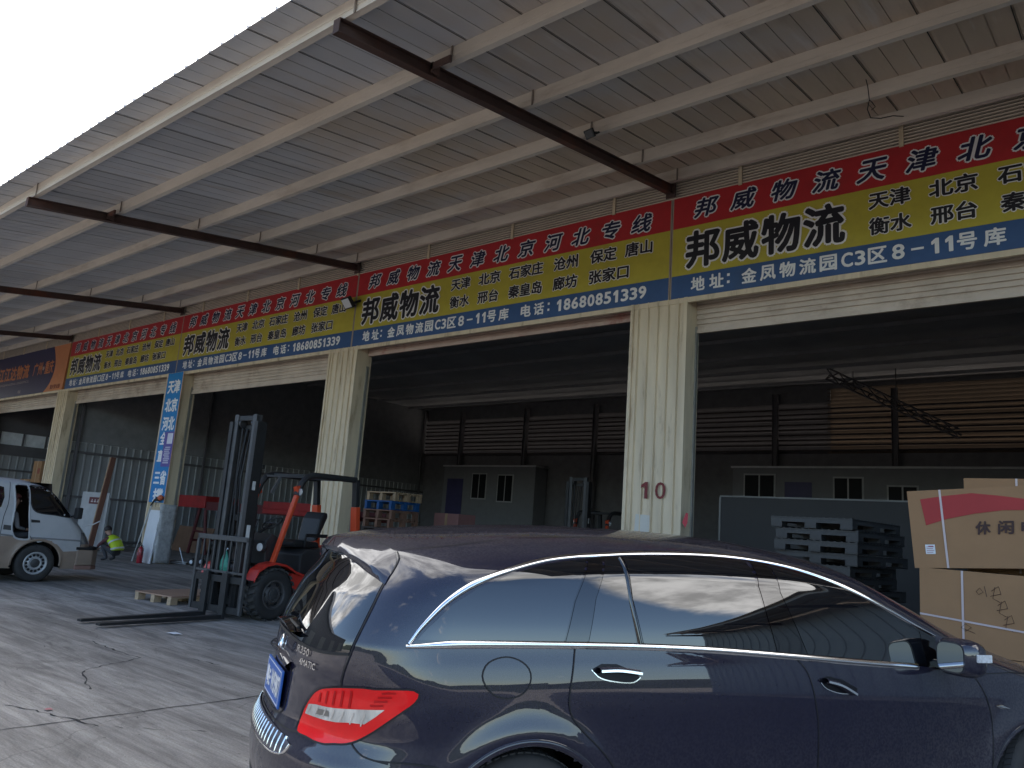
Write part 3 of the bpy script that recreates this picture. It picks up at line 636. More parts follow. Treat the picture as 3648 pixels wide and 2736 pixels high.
t = thing('hand_tool', 'black strap with an orange grip hung on the bannered pillar', 'tool', (-22.55, D-0.09, 1.78))
mb = MB(); mb.tube([(-0.50, -0.02, -0.14), (-0.30, -0.03, 0.02), (-0.14, -0.03, 0.08)], [0.018, 0.028, 0.04], 8); mb.obox((-0.10, -0.03, 0.06), (0.14, 0.08, 0.13)); obj('strap', mb, black_m, t, smooth=True)
mb = MB(); mb.lathe([(0.0, -0.02), (0.07, 0.0), (0.085, 0.05), (0.07, 0.10), (0.03, 0.14), (0, 0.15)], 14, 'x', (0.0, -0.03, 0.10)); obj('grip', mb, mat('orange_plastic', (0.55, 0.12, 0.05), 0.4), t, smooth=True)
t = thing('hand_trolley', 'low hand trolley with small wheels just inside the door', 'trolley', (-22.4, 11.9, 0), R(20))
mb = MB()
mb.tube([(-0.55, 0, 0.03), (0.35, 0, 0.03)], 0.02, 6); mb.tube([(0.25, 0, 0.03), (0.02, 0.0, 0.48)], 0.018, 6); mb.tube([(-0.55, 0.35, 0.05), (0.35, 0.35, 0.05)], 0.02, 6); mb.box(-0.55, 0.35, 0.0, 0.36, 0.07, 0.09)
obj('frame', mb, galv, t)
for yy in (-0.02, 0.38):
    mb = MB(); mb.lathe([(0.04, -0.03), (0.10, -0.03), (0.11, 0), (0.10, 0.03), (0.04, 0.03)], 18, 'y', (0.55, yy, 0.11)); w = obj('wheel', mb, black_m, t, smooth=True)
    mb = MB(); mb.lathe([(0.0, -0.034), (0.055, -0.034), (0.055, 0.034), (0, 0.034)], 14, 'y', (0.55, yy, 0.11)); obj('hub', mb, white_p, w)
mb = MB(); mb.tube([(0.35, 0.17, 0.06), (0.55, 0.17, 0.11)], 0.02, 6); obj('drawbar', mb, galv, t)

# ---------------------------------------------------------------- left bay things
def carton(mb, w, d, h):
    # a box whose faces sag in a few millimetres between the edges
    n = 10; sx_ = rnd.uniform(0, 9)
    def dent(u, v): return 0.010*math.sin(PI*u)*math.sin(PI*v)*(0.6+0.4*math.sin(7*u+sx_))+0.0025*math.sin(11*u+sx_)*math.sin(9*v+sx_)*math.sin(PI*u)*math.sin(PI*v)
    T = [i/n for i in range(n+1)]
    for s_ in (-1, 1):
        mb.grid([[((u-.5)*w, s_*(d/2-dent(u, v)), v*h) for u in T] for v in T]); mb.grid([[(s_*(w/2-dent(u, v)), (u-.5)*d, v*h) for u in T] for v in T])
    mb.grid([[((u-.5)*w, (v-.5)*d, h-dent(u, v)) for u in T] for v in T]); mb.grid([[((u-.5)*w, (v-.5)*d, 0) for u in T] for v in T])
    return mb
card = mat('brown_cardboard', (0.37, 0.20, 0.095), 0.8, var=0.08, scale=2.5, dirt=(0.25, 0.14, 0.075), dirt_amt=0.35, bump=0.15, bump_scale=6)
tape_m = mat('carton_tape', (0.46, 0.31, 0.18), 0.35, var=0.1)
def small_carton(label, loc, rz, w, d, h):
    t = thing('carton', label, 'carton', loc, rz, group='cartons piled behind the van')
    obj('box', carton(MB(), w, d, h), card, t, smooth=True)
    mb = MB(); mb.box(-0.04, 0.04, -d/2-0.003, -d/2-0.001, 0, h); obj('tape', mb, tape_m, t)
    mb = MB(); mb.box(0.12*w, 0.40*w, -d/2-0.003, -d/2-0.001, h*0.3, h*0.6); obj('print', mb, mat('red_brown_print', (0.30, 0.08, 0.05), 0.6, var=0.2), t)
    return t
row_n = ['bottom', 'third', 'second', 'top']
for c, (x, n_) in enumerate(((-39.1, 3), (-37.9, 4))):
    for i in range(n_):
        small_carton(f'brown carton behind the van, {["bottom","second","third","top"][i]} of the {"lower left" if c == 0 else "taller right"} pile', (x, 13.6, i*0.80), R(rnd.uniform(-4, 4)), 1.12, 1.0, 0.795)
t = thing('notice_board', 'pale board with a dark red nameplate standing behind the van nose', 'board', (-28.3, 11.75, 0), R(6))
mb = MB(); mb.box(-0.85, 0.85, 0, 0.05, 0.05, 1.95); obj('board', mb, mat('pale_grey_board', (0.40, 0.40, 0.40), 0.6), t, bevel=0.008)
pl_ = MB(); pl_.box(-0.35, 0.62, -0.006, -0.001, 1.55, 1.78); np_ = obj('nameplate', pl_, mat('dark_red_plate', (0.10, 0.015, 0.02), 0.5), t)
b1 = MB()
for i in range(4): b1.box(-.22+i*.19, -.10+i*.19, -.009, -.0065, 1.61, 1.65); b1.box(-.18+i*.19, -.13+i*.19, -.009, -.0065, 1.655, 1.71)
obj('print', b1, mat('worn_white_print', (.5, .48, .48), .6), np_)
mb = MB(); mb.box(-0.85, -0.78, 0.05, 0.35, 0, 0.06); mb.box(0.78, 0.85, 0.05, 0.35, 0, 0.06); obj('foot', mb, galv, t)
wood_d = mat('dark_red_timber', (0.17, 0.075, 0.05), 0.7, var=0.3, scale=4, stretch=(6, 6, 0.6))
wood_l = mat('tan_timber', (0.38, 0.25, 0.14), 0.7, var=0.3, scale=4, stretch=(6, 6, 0.6))
for lab, m, x0, x1, dx_ in (('long dark red plank leaning upright beside the pale board with a nameplate', wood_d, -27.60, 0.17, 0.24), ('thin tan batten leaning beside the dark red plank', wood_l, -27.78, 0.07, 0.14)):
    mb = MB(); mb.bar((0, 0, 0.0), (-0.02, 0.30, 3.15), x1, 0.05, (1, 0, 0)); o = obj('plank', mb, m, bevel=0.004); o.location = (x0, 11.55, 0.012); tag(o, lab, 'plank')

# red loading ramp, plywood sheet, pallets and other things inside the bays
rampm = mat('red_ramp_paint', (0.33, 0.022, 0.022), 0.5, var=0.25, scale=2, dirt=(0.10, 0.02, 0.02), dirt_amt=0.6)
rampd = mat('dark_red_ramp_side', (0.10, 0.018, 0.02), 0.6, var=0.25)
t = thing('loading_ramp', 'long red steel loading ramp on a trestle deep in the bay behind the forklift', 'ramp', (-24.5, 15.0, 0))
mb = MB(); mb.box(-4.45, -2.35, 0, 1.4, 1.68, 2.12); obj('end_box', mb, rampm, t, bevel=0.02)
mb = MB(); mb.box(-2.345, 6.0, 0.05, 0.15, 1.62, 1.92); mb.box(-2.345, 6.0, 1.35, 1.45, 1.62, 1.92); mb.box(-2.345, 6.0, 0.15, 1.35, 1.70, 1.74); obj('deck', mb, rampd, t)
mb = MB(); mb.box(1.45, 5.2, -0.05, 0.04, 1.66, 2.05); mb.box(1.45, 5.2, -0.10, -0.051, 1.80, 1.83); obj('side_beam', mb, rampm, t, bevel=0.01)
mb = MB()
for yy in (0.15, 1.3):
    mb.tube([(-2.9, yy, 1.68), (-3.35, yy, 0.02)], 0.06, 8); mb.tube([(-2.5, yy, 1.62), (-2.15, yy, 0.02)], 0.06, 8); mb.tube([(-3.12, yy, 0.85), (-2.33, yy, 0.80)], 0.04, 8)
mb.tube([(-3.2, 0.15, 0.5), (-3.2, 1.3, 0.5)], 0.04, 8)
obj('trestle', mb, rampd, t)
mb = MB()
for xx in (4.6, 5.6):
    for yy in (0.1, 1.4): mb.bar((xx, yy, 0), (xx, yy, 1.62), 0.12)
obj('support', mb, rampd, t)
mb = MB(); mb.box(-1.3, 1.3, 0, 0.03, 0, 0.98); o = obj('plywood_sheet', mb, mat('brown_plywood', (0.20, 0.11, 0.065), 0.7, var=0.2), bevel=0.004); o.location = (-28.7, 15.6, 0.0); o.rotation_euler = (R(-14), 0, 0); tag(o, 'brown plywood sheet propped under the red ramp', 'sheet')

pal_m = mat('pallet_wood', (0.45, 0.32, 0.20), 0.75, var=0.2, scale=5, stretch=(1, 6, 6))
pal_top = mat('plywood_deck', (0.36, 0.22, 0.145), 0.6, var=0.12, scale=2)
def wood_pallet(label, loc, rz, m, solid=False, group=None, w=1.25, d=1.05):
    t = thing('pallet', label, 'pallet', loc, rz, group)
    mb = MB(); zt_ = 0.150
    if solid: mb.box(-w/2, w/2, -d/2, d/2, 0.125, zt_)
    else:
        n_ = 7
        for i in range(n_): a = -d/2+i*(d-0.10)/(n_-1); mb.box(-w/2, w/2, a, a+0.10, 0.128, zt_)
    obj('deck', mb, pal_top if solid else m, t, bevel=0.003)
    mb = MB()
    for x in (-w/2+0.05, 0, w/2-0.05): mb.box(x-0.05, x+0.05, -d/2, d/2, 0.108, 0.1265)
    if not solid:
        for x in (-w/2+0.05, 0, w/2-0.05): mb.box(x-0.05, x+0.05, -d/2, d/2, 0.0, 0.018)
    obj('stringer', mb, m, t)
    for x in (-w/2+0.06, 0, w/2-0.06):
        for y in (-d/2+0.07, 0, d/2-0.07):
            mb = MB(); mb.box(x-0.05, x+0.05, y-0.07, y+0.07, 0.019 if not solid else 0.0, 0.107); obj('block', mb, m, t, bevel=0.003)
    return t
gp0 = np.array([-14.10, 6.80]); gp1 = np.array([-13.10, 6.935])
ang = math.atan2(gp1[1]-gp0[1], gp1[0]-gp0[0])
ctr = gp0 + np.array([math.cos(ang), math.sin(ang)])*0.52 + np.array([-math.sin(ang), math.cos(ang)])*0.62
wood_pallet('lone wooden pallet with a brown plywood top on the yard beside the forks', (ctr[0], ctr[1], 0), ang, pal_m, True, None, 1.04, 1.24)
blue_p = mat('blue_pallet_paint', (0.015, 0.10, 0.30), 0.45, var=0.2); red_w = mat('reddish_pallet_wood', (0.24, 0.13, 0.09), 0.75, var=0.25)
for c, (x, n_) in enumerate(((-16.15, 11), (-15.05, 9))):
    pass
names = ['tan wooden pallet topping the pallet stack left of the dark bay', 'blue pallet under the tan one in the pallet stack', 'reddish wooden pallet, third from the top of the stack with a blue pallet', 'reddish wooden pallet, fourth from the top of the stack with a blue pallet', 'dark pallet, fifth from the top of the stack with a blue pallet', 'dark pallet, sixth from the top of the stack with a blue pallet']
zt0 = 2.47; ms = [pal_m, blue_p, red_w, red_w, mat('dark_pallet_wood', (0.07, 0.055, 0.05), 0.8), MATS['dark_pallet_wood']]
hts = [0.22, 0.22, 0.22, 0.22, 0.2, 0.2]; z = zt0
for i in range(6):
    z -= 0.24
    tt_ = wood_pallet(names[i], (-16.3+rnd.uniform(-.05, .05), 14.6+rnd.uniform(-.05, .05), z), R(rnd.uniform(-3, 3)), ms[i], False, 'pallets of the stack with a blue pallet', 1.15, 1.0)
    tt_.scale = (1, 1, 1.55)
t = thing('steel_rack', 'low dark steel stand carrying the pallet stack with a blue pallet', 'stand', (-16.3, 14.6, 0))
mb = MB()
for x in (-0.5, 0.5):
    for y in (-0.42, 0.42): mb.bar((x, y, 0), (x, y, z-0.06), 0.09)
obj('leg', mb, dark_steel, t); mb = MB(); mb.box(-0.6, 0.6, -0.52, 0.52, z-0.06, z-0.003); obj('top', mb, dark_steel, t)
t = thing('carton', 'small pinkish carton on a dark crate in the unlit bay', 'carton', (-15.6, 16.4, 1.36)); obj('box', carton(MB(), 0.95, 0.7, 0.66), mat('pink_carton', (0.34, 0.17, 0.16), 0.7, var=0.12), t, smooth=True)
mb = MB(); mb.box(-0.05, 0.05, -0.354, -0.351, 0, 0.66); obj('tape', mb, tape_m, t)
t = thing('crate', 'dark timber crate under the pinkish carton', 'crate', (-16.1, 16.4, 0))
mb = MB(); mb.box(-1.2, 1.2, -0.45, 0.45, 0.10, 1.34); obj('body', mb, mat('dark_crate', (0.06, 0.05, 0.055), 0.8), t, bevel=0.01)
mb = MB()
for x in (-1.15, -0.4, 0.4, 1.15): mb.box(x-0.05, x+0.05, -0.475, -0.452, 0.1, 1.34)
mb.box(-1.2, 1.2, -0.45, -0.3, 0.0, 0.099); mb.box(-1.2, 1.2, 0.3, 0.45, 0.0, 0.099); obj('batten', mb, MATS['dark_crate'], t)

# site offices against the back wall
def office(label, x0, x1, wins, doors, loc_y=29.0):
    t = thing('site_office', label, 'office', ((x0+x1)/2, loc_y, 0)); c = (x0+x1)/2
    mb = MB(); mb.box(x0-c, x1-c, 0, 0.9, 0, 4.72); w = obj('wall', mb, office_m, t)
    mb = MB(); mb.box(x0-c-0.06, x1-c+0.06, -0.08, 0.95, 4.721, 4.79); obj('roof', mb, mat('office_roof_edge', (0.55, 0.55, 0.55), 0.5), t)
    for a, b_, z0, z1 in wins:
        mb = MB(); mb.box(a-c, b_-c, -0.03, -0.004, z0, z1); f = obj('window', mb, mat('window_frame_pale', (0.38, 0.38, 0.38), 0.5), t)
        mm = (a+b_)/2-c
        mb = MB(); mb.box(a-c+0.06, mm-0.03, -0.04, -0.031, z0+0.06, z1-0.06); mb.box(mm+0.03, b_-c-0.06, -0.04, -0.031, z0+0.06, z1-0.06); obj('pane', mb, mat('dull_dark_pane', (0.012, 0.012, 0.014), 0.5, spec=0.15), f)
    for a, b_, z1 in doors:
        mb = MB(); mb.box(a-c, b_-c, -0.03, -0.004, 0, z1); d_ = obj('door', mb, mat('office_door_blue', (0.05, 0.045, 0.12), 0.5), t)
        mb = MB(); mb.box(b_-c-0.2, b_-c-0.12, -0.07, -0.031, 2.0, 2.1); obj('handle', mb, galv, d_)
    return t
office('grey site office with windows at the back of the bay with the black pallets', -12.8, 1.9, [(-12.35, -11.1, 3.0, 4.5), (-9.0, -7.95, 3.1, 4.42), (-7.2, -6.2, 3.0, 4.15), (-2.5, -1.2, 3.1, 4.4)], [(-10.75, -9.75, 4.2), (-4.5, -3.5, 4.2)])
office('smaller dim site office at the back of the unlit middle bay', -28.6, -22.6, [(-26.6, -25.6, 3.1, 4.4), (-24.9, -23.9, 3.0, 4.35)], [(-28.3, -27.2, 4.1)])
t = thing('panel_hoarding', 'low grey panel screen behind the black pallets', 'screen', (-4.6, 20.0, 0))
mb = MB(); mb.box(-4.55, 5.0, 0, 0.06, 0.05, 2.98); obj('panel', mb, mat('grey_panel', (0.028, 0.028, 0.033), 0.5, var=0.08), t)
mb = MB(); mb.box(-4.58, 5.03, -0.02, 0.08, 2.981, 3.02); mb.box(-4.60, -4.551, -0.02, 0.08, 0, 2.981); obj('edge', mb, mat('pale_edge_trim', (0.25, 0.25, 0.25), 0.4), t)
# shelf goods low behind the car
t = thing('roller_bed', 'short dark roller conveyor beside the numbered pillar', 'conveyor', (-5.1, 13.2, 0))
mb = MB(); mb.box(-0.7, 1.3, 0, 0.05, 1.24, 1.36); mb.box(-0.7, 1.3, 0.75, 0.8, 1.24, 1.36); obj('side_rail', mb, mat('grey_rail', (0.22, 0.22, 0.21), 0.5), t)
mb = MB()
for i in range(16): mb.tube([(-0.62+i*0.124, 0.055, 1.34), (-0.62+i*0.124, 0.745, 1.34)], 0.03, 8)
obj('roller', mb, galv, t, smooth=True)
mb = MB()
for x in (-0.6, 1.2):
    for y in (0.025, 0.775): mb.bar((x, y, 0), (x, y, 1.24), 0.06)
obj('leg', mb, dark_steel, t)

# black plastic pallets
plm = mat('black_recycled_plastic', (0.03, 0.03, 0.03), 0.42, var=0.25, scale=5)
plm2 = mat('grey_worn_plastic', (0.055, 0.055, 0.055), 0.5, var=0.25, scale=5)
def plastic_pallet():
    t = thing('plastic_pallet', 'x', 'pallet', (0, 0, 0), 0, 'black plastic pallets stacked beside the cartons')
    w, d, h = 1.25, 1.75, 0.156
    mb = MB(); mb.box(0, w, 0, d, h-0.028, h)
    for i in range(13): a = 0.02+i*(w-0.06)/12; mb.box(a, a+0.03, 0.0, 0.012, h+0.001, h+0.011)
    for i in range(15): a = 0.02+i*(d-0.06)/14; mb.box(0, 0.012, a, a+0.03, h+0.001, h+0.011); mb.box(w-0.012, w, a, a+0.03, h+0.001, h+0.011)
    obj('deck', mb, plm, t)
    mb = MB(); mb.box(0, w, 0, 0.012, h-0.075, h-0.029); mb.box(w-0.012, w, 0.0125, d, h-0.075, h-0.029); mb.box(0, 0.012, 0.0125, d, h-0.075, h-0.029)
    obj('rim', mb, plm2, t)
    for x in (0.0, w/2-0.09, w-0.18):
        for y in (0.0, d/2-0.09, d-0.18): mb = MB(); mb.box(x+0.003, x+0.177, y+0.003, y+0.177, 0.021, h-0.0285); obj('foot', mb, plm2, t)
    mb = MB()
    for x in (0.0, w/2-0.09, w-0.18): mb.box(x, x+0.18, 0, d, 0, 0.02)
    obj('runner', mb, plm, t)
    return t
pp0 = plastic_pallet()
ordn = ['topmost', 'second from the top', 'third from the top', 'fourth from the top', 'fifth from the top', 'sixth from the top', 'seventh from the top', 'eighth from the top', 'ninth from the top', 'tenth from the top', 'eleventh from the top', 'twelfth from the top', 'lowest']
for i in range(13):
    z = 2.22-0.178-i*0.178+0.0; z = max(z, 0.0) if i < 12 else 0.0
    z = (12-i)*0.168
    a = R(-8+rnd.uniform(-4, 4)); cx, cy = -3.30+rnd.uniform(-.10, .06)-0.02*i*(i > 2), 11.75+rnd.uniform(-.06, .08)
    ox, oy = 1.25*math.cos(a), 1.25*math.sin(a)
    lb = f'black plastic pallet, {ordn[i]} of the stack beside the cartons'
    if i == 0: pp0.location = (cx-ox, cy-oy, z); pp0.rotation_euler = (0, 0, a); pp0['label'] = lb
    else: copy_tree(pp0, (cx-ox, cy-oy, z), a, lb)

# big cartons at the right
def big_carton(label, loc, rot, w, d, h, parts):
    t = thing('carton', label, 'carton', loc, rot=rot)
    mb = MB(); bmx = carton(mb, w, d, h)
    obj('box', mb, card, t, smooth=True)
    strap = mat('pink_white_strap', (0.62, 0.50, 0.48), 0.35, var=0.1)
    for x in parts.get('straps', []):
        mb = MB(); mb.grid([[(x-0.010, -d/2-0.004, 0), (x+0.010, -d/2-0.004, 0)], [(x-0.010, -d/2-0.004, h), (x+0.010, -d/2-0.004, h)], [(x-0.010, d/2, h+0.004), (x+0.010, d/2, h+0.004)]]); obj('strap', mb, strap, t)
    if 'hstrap' in parts:
        z0, z1 = parts['hstrap']; mb = MB(); mb.grid([[(-w/2, -d/2-0.006, z0-0.009), (-w/2, -d/2-0.006, z0+0.009)], [(w/2, -d/2-0.006, z1-0.009), (w/2, -d/2-0.006, z1+0.009)]]); obj('strap', mb, strap, t)
    return t
t = big_carton('brown carton with a red swoosh and brush lettering, on top of the stacked cartons', (-0.945, 9.45, 1.66), (0, R(-4.4), 0), 2.10, 0.80, 0.79, {'straps': [-0.74, 0.02]})
d2 = -0.40-0.0025
top = [(-0.93, 0.70), (-0.7, 0.725), (-0.45, 0.74), (-0.2, 0.70), (0.1, 0.64), (0.5, 0.585), (1.04, 0.55)]; bot = [(-0.90, 0.43), (-0.7, 0.49), (-0.45, 0.535), (-0.2, 0.56), (0.1, 0.55), (0.5, 0.515), (1.04, 0.485)]
mb = MB(); mb.grid([[(a, d2, b) for a, b in top], [(a, d2, b) for a, b in bot]]); obj('red_swoosh', mb, mat('carton_red_print', (0.42, 0.03, 0.028), 0.6, var=0.08), t)
b1 = MB()
for i, ch in enumerate('休闲电动车'): text(b1, ch, -0.46+i*0.195, -0.46+i*0.195+0.125, 0.33, 0.455, d2, bold=0.005, ring=5, shear=0.12)
obj('lettering', b1, mat('carton_dark_print', (0.055, 0.02, 0.015), 0.6), t, recalc=False)
mb = MB(); mb.box(-0.93, -0.84, d2-0.001, d2, 0.14, 0.235); lb_ = obj('shipping_label', mb, wht, t)
mb = MB()
for i in range(4): mb.box(-0.92, -0.86+0.01*(i % 2), d2-0.003, d2-0.0015, 0.155+i*0.018, 0.160+i*0.018)
mb.box(-0.90, -0.855, d2-0.003, d2-0.0015, 0.212, 0.222); obj('print', mb, mat('label_red_print', (0.4, 0.1, 0.14), 0.5), lb_)
t = big_carton('plain brown carton standing behind the one with the red swoosh', (-0.62, 10.35, 1.60), (0, 0, 0), 2.1, 0.80, 1.0, {'straps': [-0.55]})
t = big_carton('brown strapped carton with pen scribbles, directly under the red swoosh carton', (-0.93, 9.45, 0.79), (0, R(0.6), 0), 2.05, 0.82, 0.79, {'straps': [-0.64, 0.38], 'hstrap': (0.33, 0.19)})
d3 = -0.41-0.003; mb = MB()
def stroke(*p): mb.tube([(a, d3, b) for a, b in p], 0.0022, 4)
for k_ in range(3):
    ox, oz = -0.36+0.05*k_, 0.62-0.13*k_
    stroke((ox-0.03, oz), (ox+0.03, oz+0.05), (ox+0.05, oz-0.02)); stroke((ox-0.04, oz-0.05), (ox+0.05, oz-0.02)); stroke((ox, oz+0.04), (ox-0.02, oz-0.07), (ox+0.04, oz-0.1))
stroke((-0.52, 0.60), (-0.49, 0.64), (-0.46, 0.60), (-0.50, 0.575), (-0.52, 0.60)); stroke((-0.45, 0.66), (-0.43, 0.56)); stroke((-0.66, 0.24), (-0.62, 0.28), (-0.57, 0.25), (-0.62, 0.21), (-0.66, 0.24), (-0.54, 0.20))
obj('scribble', mb, mat('pen_ink', (0.05, 0.02, 0.02), 0.5), t)
t = big_carton('brown carton on the ground carrying the scribbled carton', (-0.95, 9.45, 0.0), (0, 0, 0), 2.1, 0.84, 0.785, {'straps': [-0.6, 0.4]})
t = big_carton('brown carton on the ground at the back of the carton stack', (-0.62, 10.35, 0.0), (0, 0, 0), 2.1, 0.80, 0.80, {'straps': [-0.5]})
t = big_carton('brown carton in the middle of the rear column of the carton stack', (-0.62, 10.35, 0.80), (0, 0, 0), 2.1, 0.80, 0.798, {'straps': [-0.5]})
# litter on the yard
mb = MB(); mb.grid([[(0.10*i-0.1+0.01*j, 0.06*j, 0.006+0.012*abs(math.sin(i*2+j))) for i in range(3)] for j in range(3)]); o = obj('paper_scrap', mb, white_p); o.location = (-10.13, 5.43, 0.002); tag(o, 'scrap of white paper on the yard in front of the forks', 'litter')
mb = MB(); mb.grid([[(0.03*i, 0.025*j, 0.004+0.008*abs(math.sin(i*2+j))) for i in range(3)] for j in range(3)]); o = obj('wrapper', mb, mat('pink_wrapper', (0.4, 0.14, 0.15), 0.5)); o.location = (-6.91, 2.75, 0.002); tag(o, 'small pink wrapper lying on the near yard', 'litter')
# ---------------------------------------------------------------- vehicle body surfaces: y = Y(x, z), sliced level by level
def pchip(pts):
    x = np.array([a for a, b in pts], float); y = np.array([b for a, b in pts], float)
    h = np.diff(x); dl = np.diff(y)/h; n = len(x); m = np.zeros(n)
    for i in range(1, n-1):
        if dl[i-1]*dl[i] > 0:
            w1 = 2*h[i]+h[i-1]; w2 = h[i]+2*h[i-1]; m[i] = (w1+w2)/(w1/dl[i-1]+w2/dl[i])
    m[0] = dl[0]; m[-1] = dl[-1]
    def f(q):
        q = np.clip(np.asarray(q, float), x[0], x[-1]); i = np.clip(np.searchsorted(x, q)-1, 0, n-2)
        t = (q-x[i])/h[i]; t2 = t*t; t3 = t2*t
        return (2*t3-3*t2+1)*y[i]+(t3-2*t2+t)*h[i]*m[i]+(-2*t3+3*t2)*y[i+1]+(t3-t2)*h[i]*m[i+1]
    return f
def sup(t, n):
    t = np.clip(t, 0, 1); return (1-(1-t)**n)**(1/n)
class Shell:
    # local axes: x forward, y to the right (mirrored when built: Blender y points left)
    def __init__(s, Y, XA, XB, X0): s.Y, s.XA, s.XB, s.X0 = Y, XA, XB, X0
    def side(s, x, z):
        x = np.asarray(x, float); z = np.asarray(z, float)+0*x; return np.stack([x, s.Y(x, z), z], -1)
    def rear(s, ph, z):
        ph = np.asarray(ph, float); z = np.asarray(z, float)+0*ph; lo = np.zeros_like(z)+1e-6; hi = np.zeros_like(z)+2.0
        for _ in range(40):
            m = (lo+hi)/2; x = s.X0-m*np.cos(ph); y = np.abs(m*np.sin(ph)); ins = (x > s.XA(z)) & (y <= s.Y(x, z))
            lo = np.where(ins, m, lo); hi = np.where(ins, hi, m)
        return np.stack([s.X0-lo*np.cos(ph), lo*np.sin(ph), z], -1)
    def normal(s, ch, u, v):
        e = 0.006; a = ch(u+e, v)-ch(u-e, v); b = ch(u, v+e)-ch(u, v-e); n = np.cross(a, b); n /= np.maximum(np.linalg.norm(n, axis=-1, keepdims=True), 1e-9)
        p = ch(u, v); ref = np.stack([np.where(ch == s.rear, p[..., 0]-s.X0, 0*p[..., 0]), p[..., 1], 0*p[..., 0]], -1)
        sg = np.sign((n*ref).sum(-1, keepdims=True)); return n*np.where(sg == 0, 1, sg)
    def fix(s, P, left): 
        Q = np.array(P, float).copy(); Q[..., 1] *= (1 if left else -1); return Q
    def body(s, zs, ns=120):
        V = []; N = []
        for z in zs:
            xa, xb = float(s.XA(z)), float(s.XB(z)); t = np.linspace(0, 1, ns); x = xa+(xb-xa)*(1-np.cos(PI*t))/2
            V.append(np.stack([x, s.Y(x, z), 0*x+z], -1))
        V = np.array(V)
        return V
    def patch(s, poly, ch, h=0.03, off=0.003, left=False, resamp=True):
        poly = [np.array(q, float) for q in poly]; B = []
        for i, a in enumerate(poly):
            b = poly[(i+1) % len(poly)]; n = max(1, int(np.linalg.norm(b-a)/h)) if resamp else 1
            B += [a+(b-a)*k/n for k in range(n)]
        B = np.array(B); lo, hi = B.min(0), B.max(0); I = []
        gu, gv = np.meshgrid(np.arange(lo[0]+h/2, hi[0], h), np.arange(lo[1]+h/2, hi[1], h)); G = np.stack([gu.ravel(), gv.ravel()], -1)
        if len(G):
            a1 = B; b1 = np.roll(B, 1, 0); gy = G[:, 1:2]; c = (a1[:, 1] > gy) != (b1[:, 1] > gy)
            xs = (b1[:, 0]-a1[:, 0])*(gy-a1[:, 1])/np.where(b1[:, 1] == a1[:, 1], 1e-12, b1[:, 1]-a1[:, 1])+a1[:, 0]
            ok = ((c & (G[:, 0:1] < xs)).sum(1) % 2 == 1) & (np.hypot(G[:, 0:1]-B[:, 0], gy-B[:, 1]).min(1) > h*.35)
            I = [tuple(g) for g in G[ok]]
        co = [Vector((float(a), float(b))) for a, b in list(B)+I]; nb = len(B)
        r = geometry.delaunay_2d_cdt(co, [], [list(range(nb))], 1, 1e-6)
        uv = np.array([c[:] for c in r[0]]); P = ch(uv[:, 0], uv[:, 1]); Nn = s.normal(ch, uv[:, 0], uv[:, 1])
        P = s.fix(P+Nn*off, left); Nn = s.fix(Nn, left)
        F = []
        for f in r[2]:
            a, b, c = [P[i] for i in f[:3]]; k = np.dot(np.cross(b-a, c-a), Nn[f[0]])
            F.append(list(f) if k > 0 else list(f)[::-1])
        mb = MB(); mb.add([tuple(q) for q in P], F); return mb, Nn
    def ribbon(s, line, ch, w=0.006, off=0.004, left=False, h=0.02, closed=False, mb=None, thick=0.0, wf=None):
        L = [np.array(q, float) for q in line]; n0 = len(L)
        T = np.arange(n0 + (1 if closed else 0)); pts = np.array(L+([L[0]] if closed else []))
        d = np.r_[0, np.cumsum(np.linalg.norm(np.diff(pts, axis=0), axis=1))]
        fu, fv = cspline(d, pts[:, 0], closed), cspline(d, pts[:, 1], closed)
        q = np.linspace(0, d[-1], max(3, int(d[-1]/h)+1)); u, v = fu(q), fv(q)
        P = ch(u, v); Nn = s.normal(ch, u, v); tg = np.gradient(P, axis=0); tg /= np.maximum(np.linalg.norm(tg, axis=1, keepdims=True), 1e-9)
        sd_ = np.cross(Nn, tg); sd_ /= np.maximum(np.linalg.norm(sd_, axis=1, keepdims=True), 1e-9)
        ww = (np.ones(len(q)) if wf is None else np.array([wf(t) for t in q/d[-1]]))[:, None]*w/2
        if thick:
            rows = [P-sd_*ww+Nn*0.0005, P-sd_*ww*0.8+Nn*(off*0.8), P+Nn*(off+thick), P+sd_*ww*0.8+Nn*(off*0.8), P+sd_*ww+Nn*0.0005]
        else: rows = [P-sd_*ww+Nn*off, P+sd_*ww+Nn*off]
        rows = [s.fix(r, left) for r in rows]
        mb = mb or MB(); mb.grid([[tuple(r[i]) for r in rows] for i in range(len(q))]); return mb
def cspline(d, y, closed=False):
    n = len(d)
    m = np.zeros(n)
    for i in range(n):
        if closed and i in (0, n-1): m[i] = (y[1]-y[-2])/((d[1]-d[0])+(d[-1]-d[-2]))
        elif i == 0: m[i] = (y[1]-y[0])/(d[1]-d[0])
        elif i == n-1: m[i] = (y[-1]-y[-2])/(d[-1]-d[-2])
        else: m[i] = (y[i+1]-y[i-1])/(d[i+1]-d[i-1])
    def f(q):
        i = np.clip(np.searchsorted(d, q)-1, 0, n-2); h = d[i+1]-d[i]; t = (q-d[i])/h; t2 = t*t; t3 = t2*t
        return (2*t3-3*t2+1)*y[i]+(t3-2*t2+t)*h*m[i]+(-2*t3+3*t2)*y[i+1]+(t3-t2)*h*m[i+1]
    return f
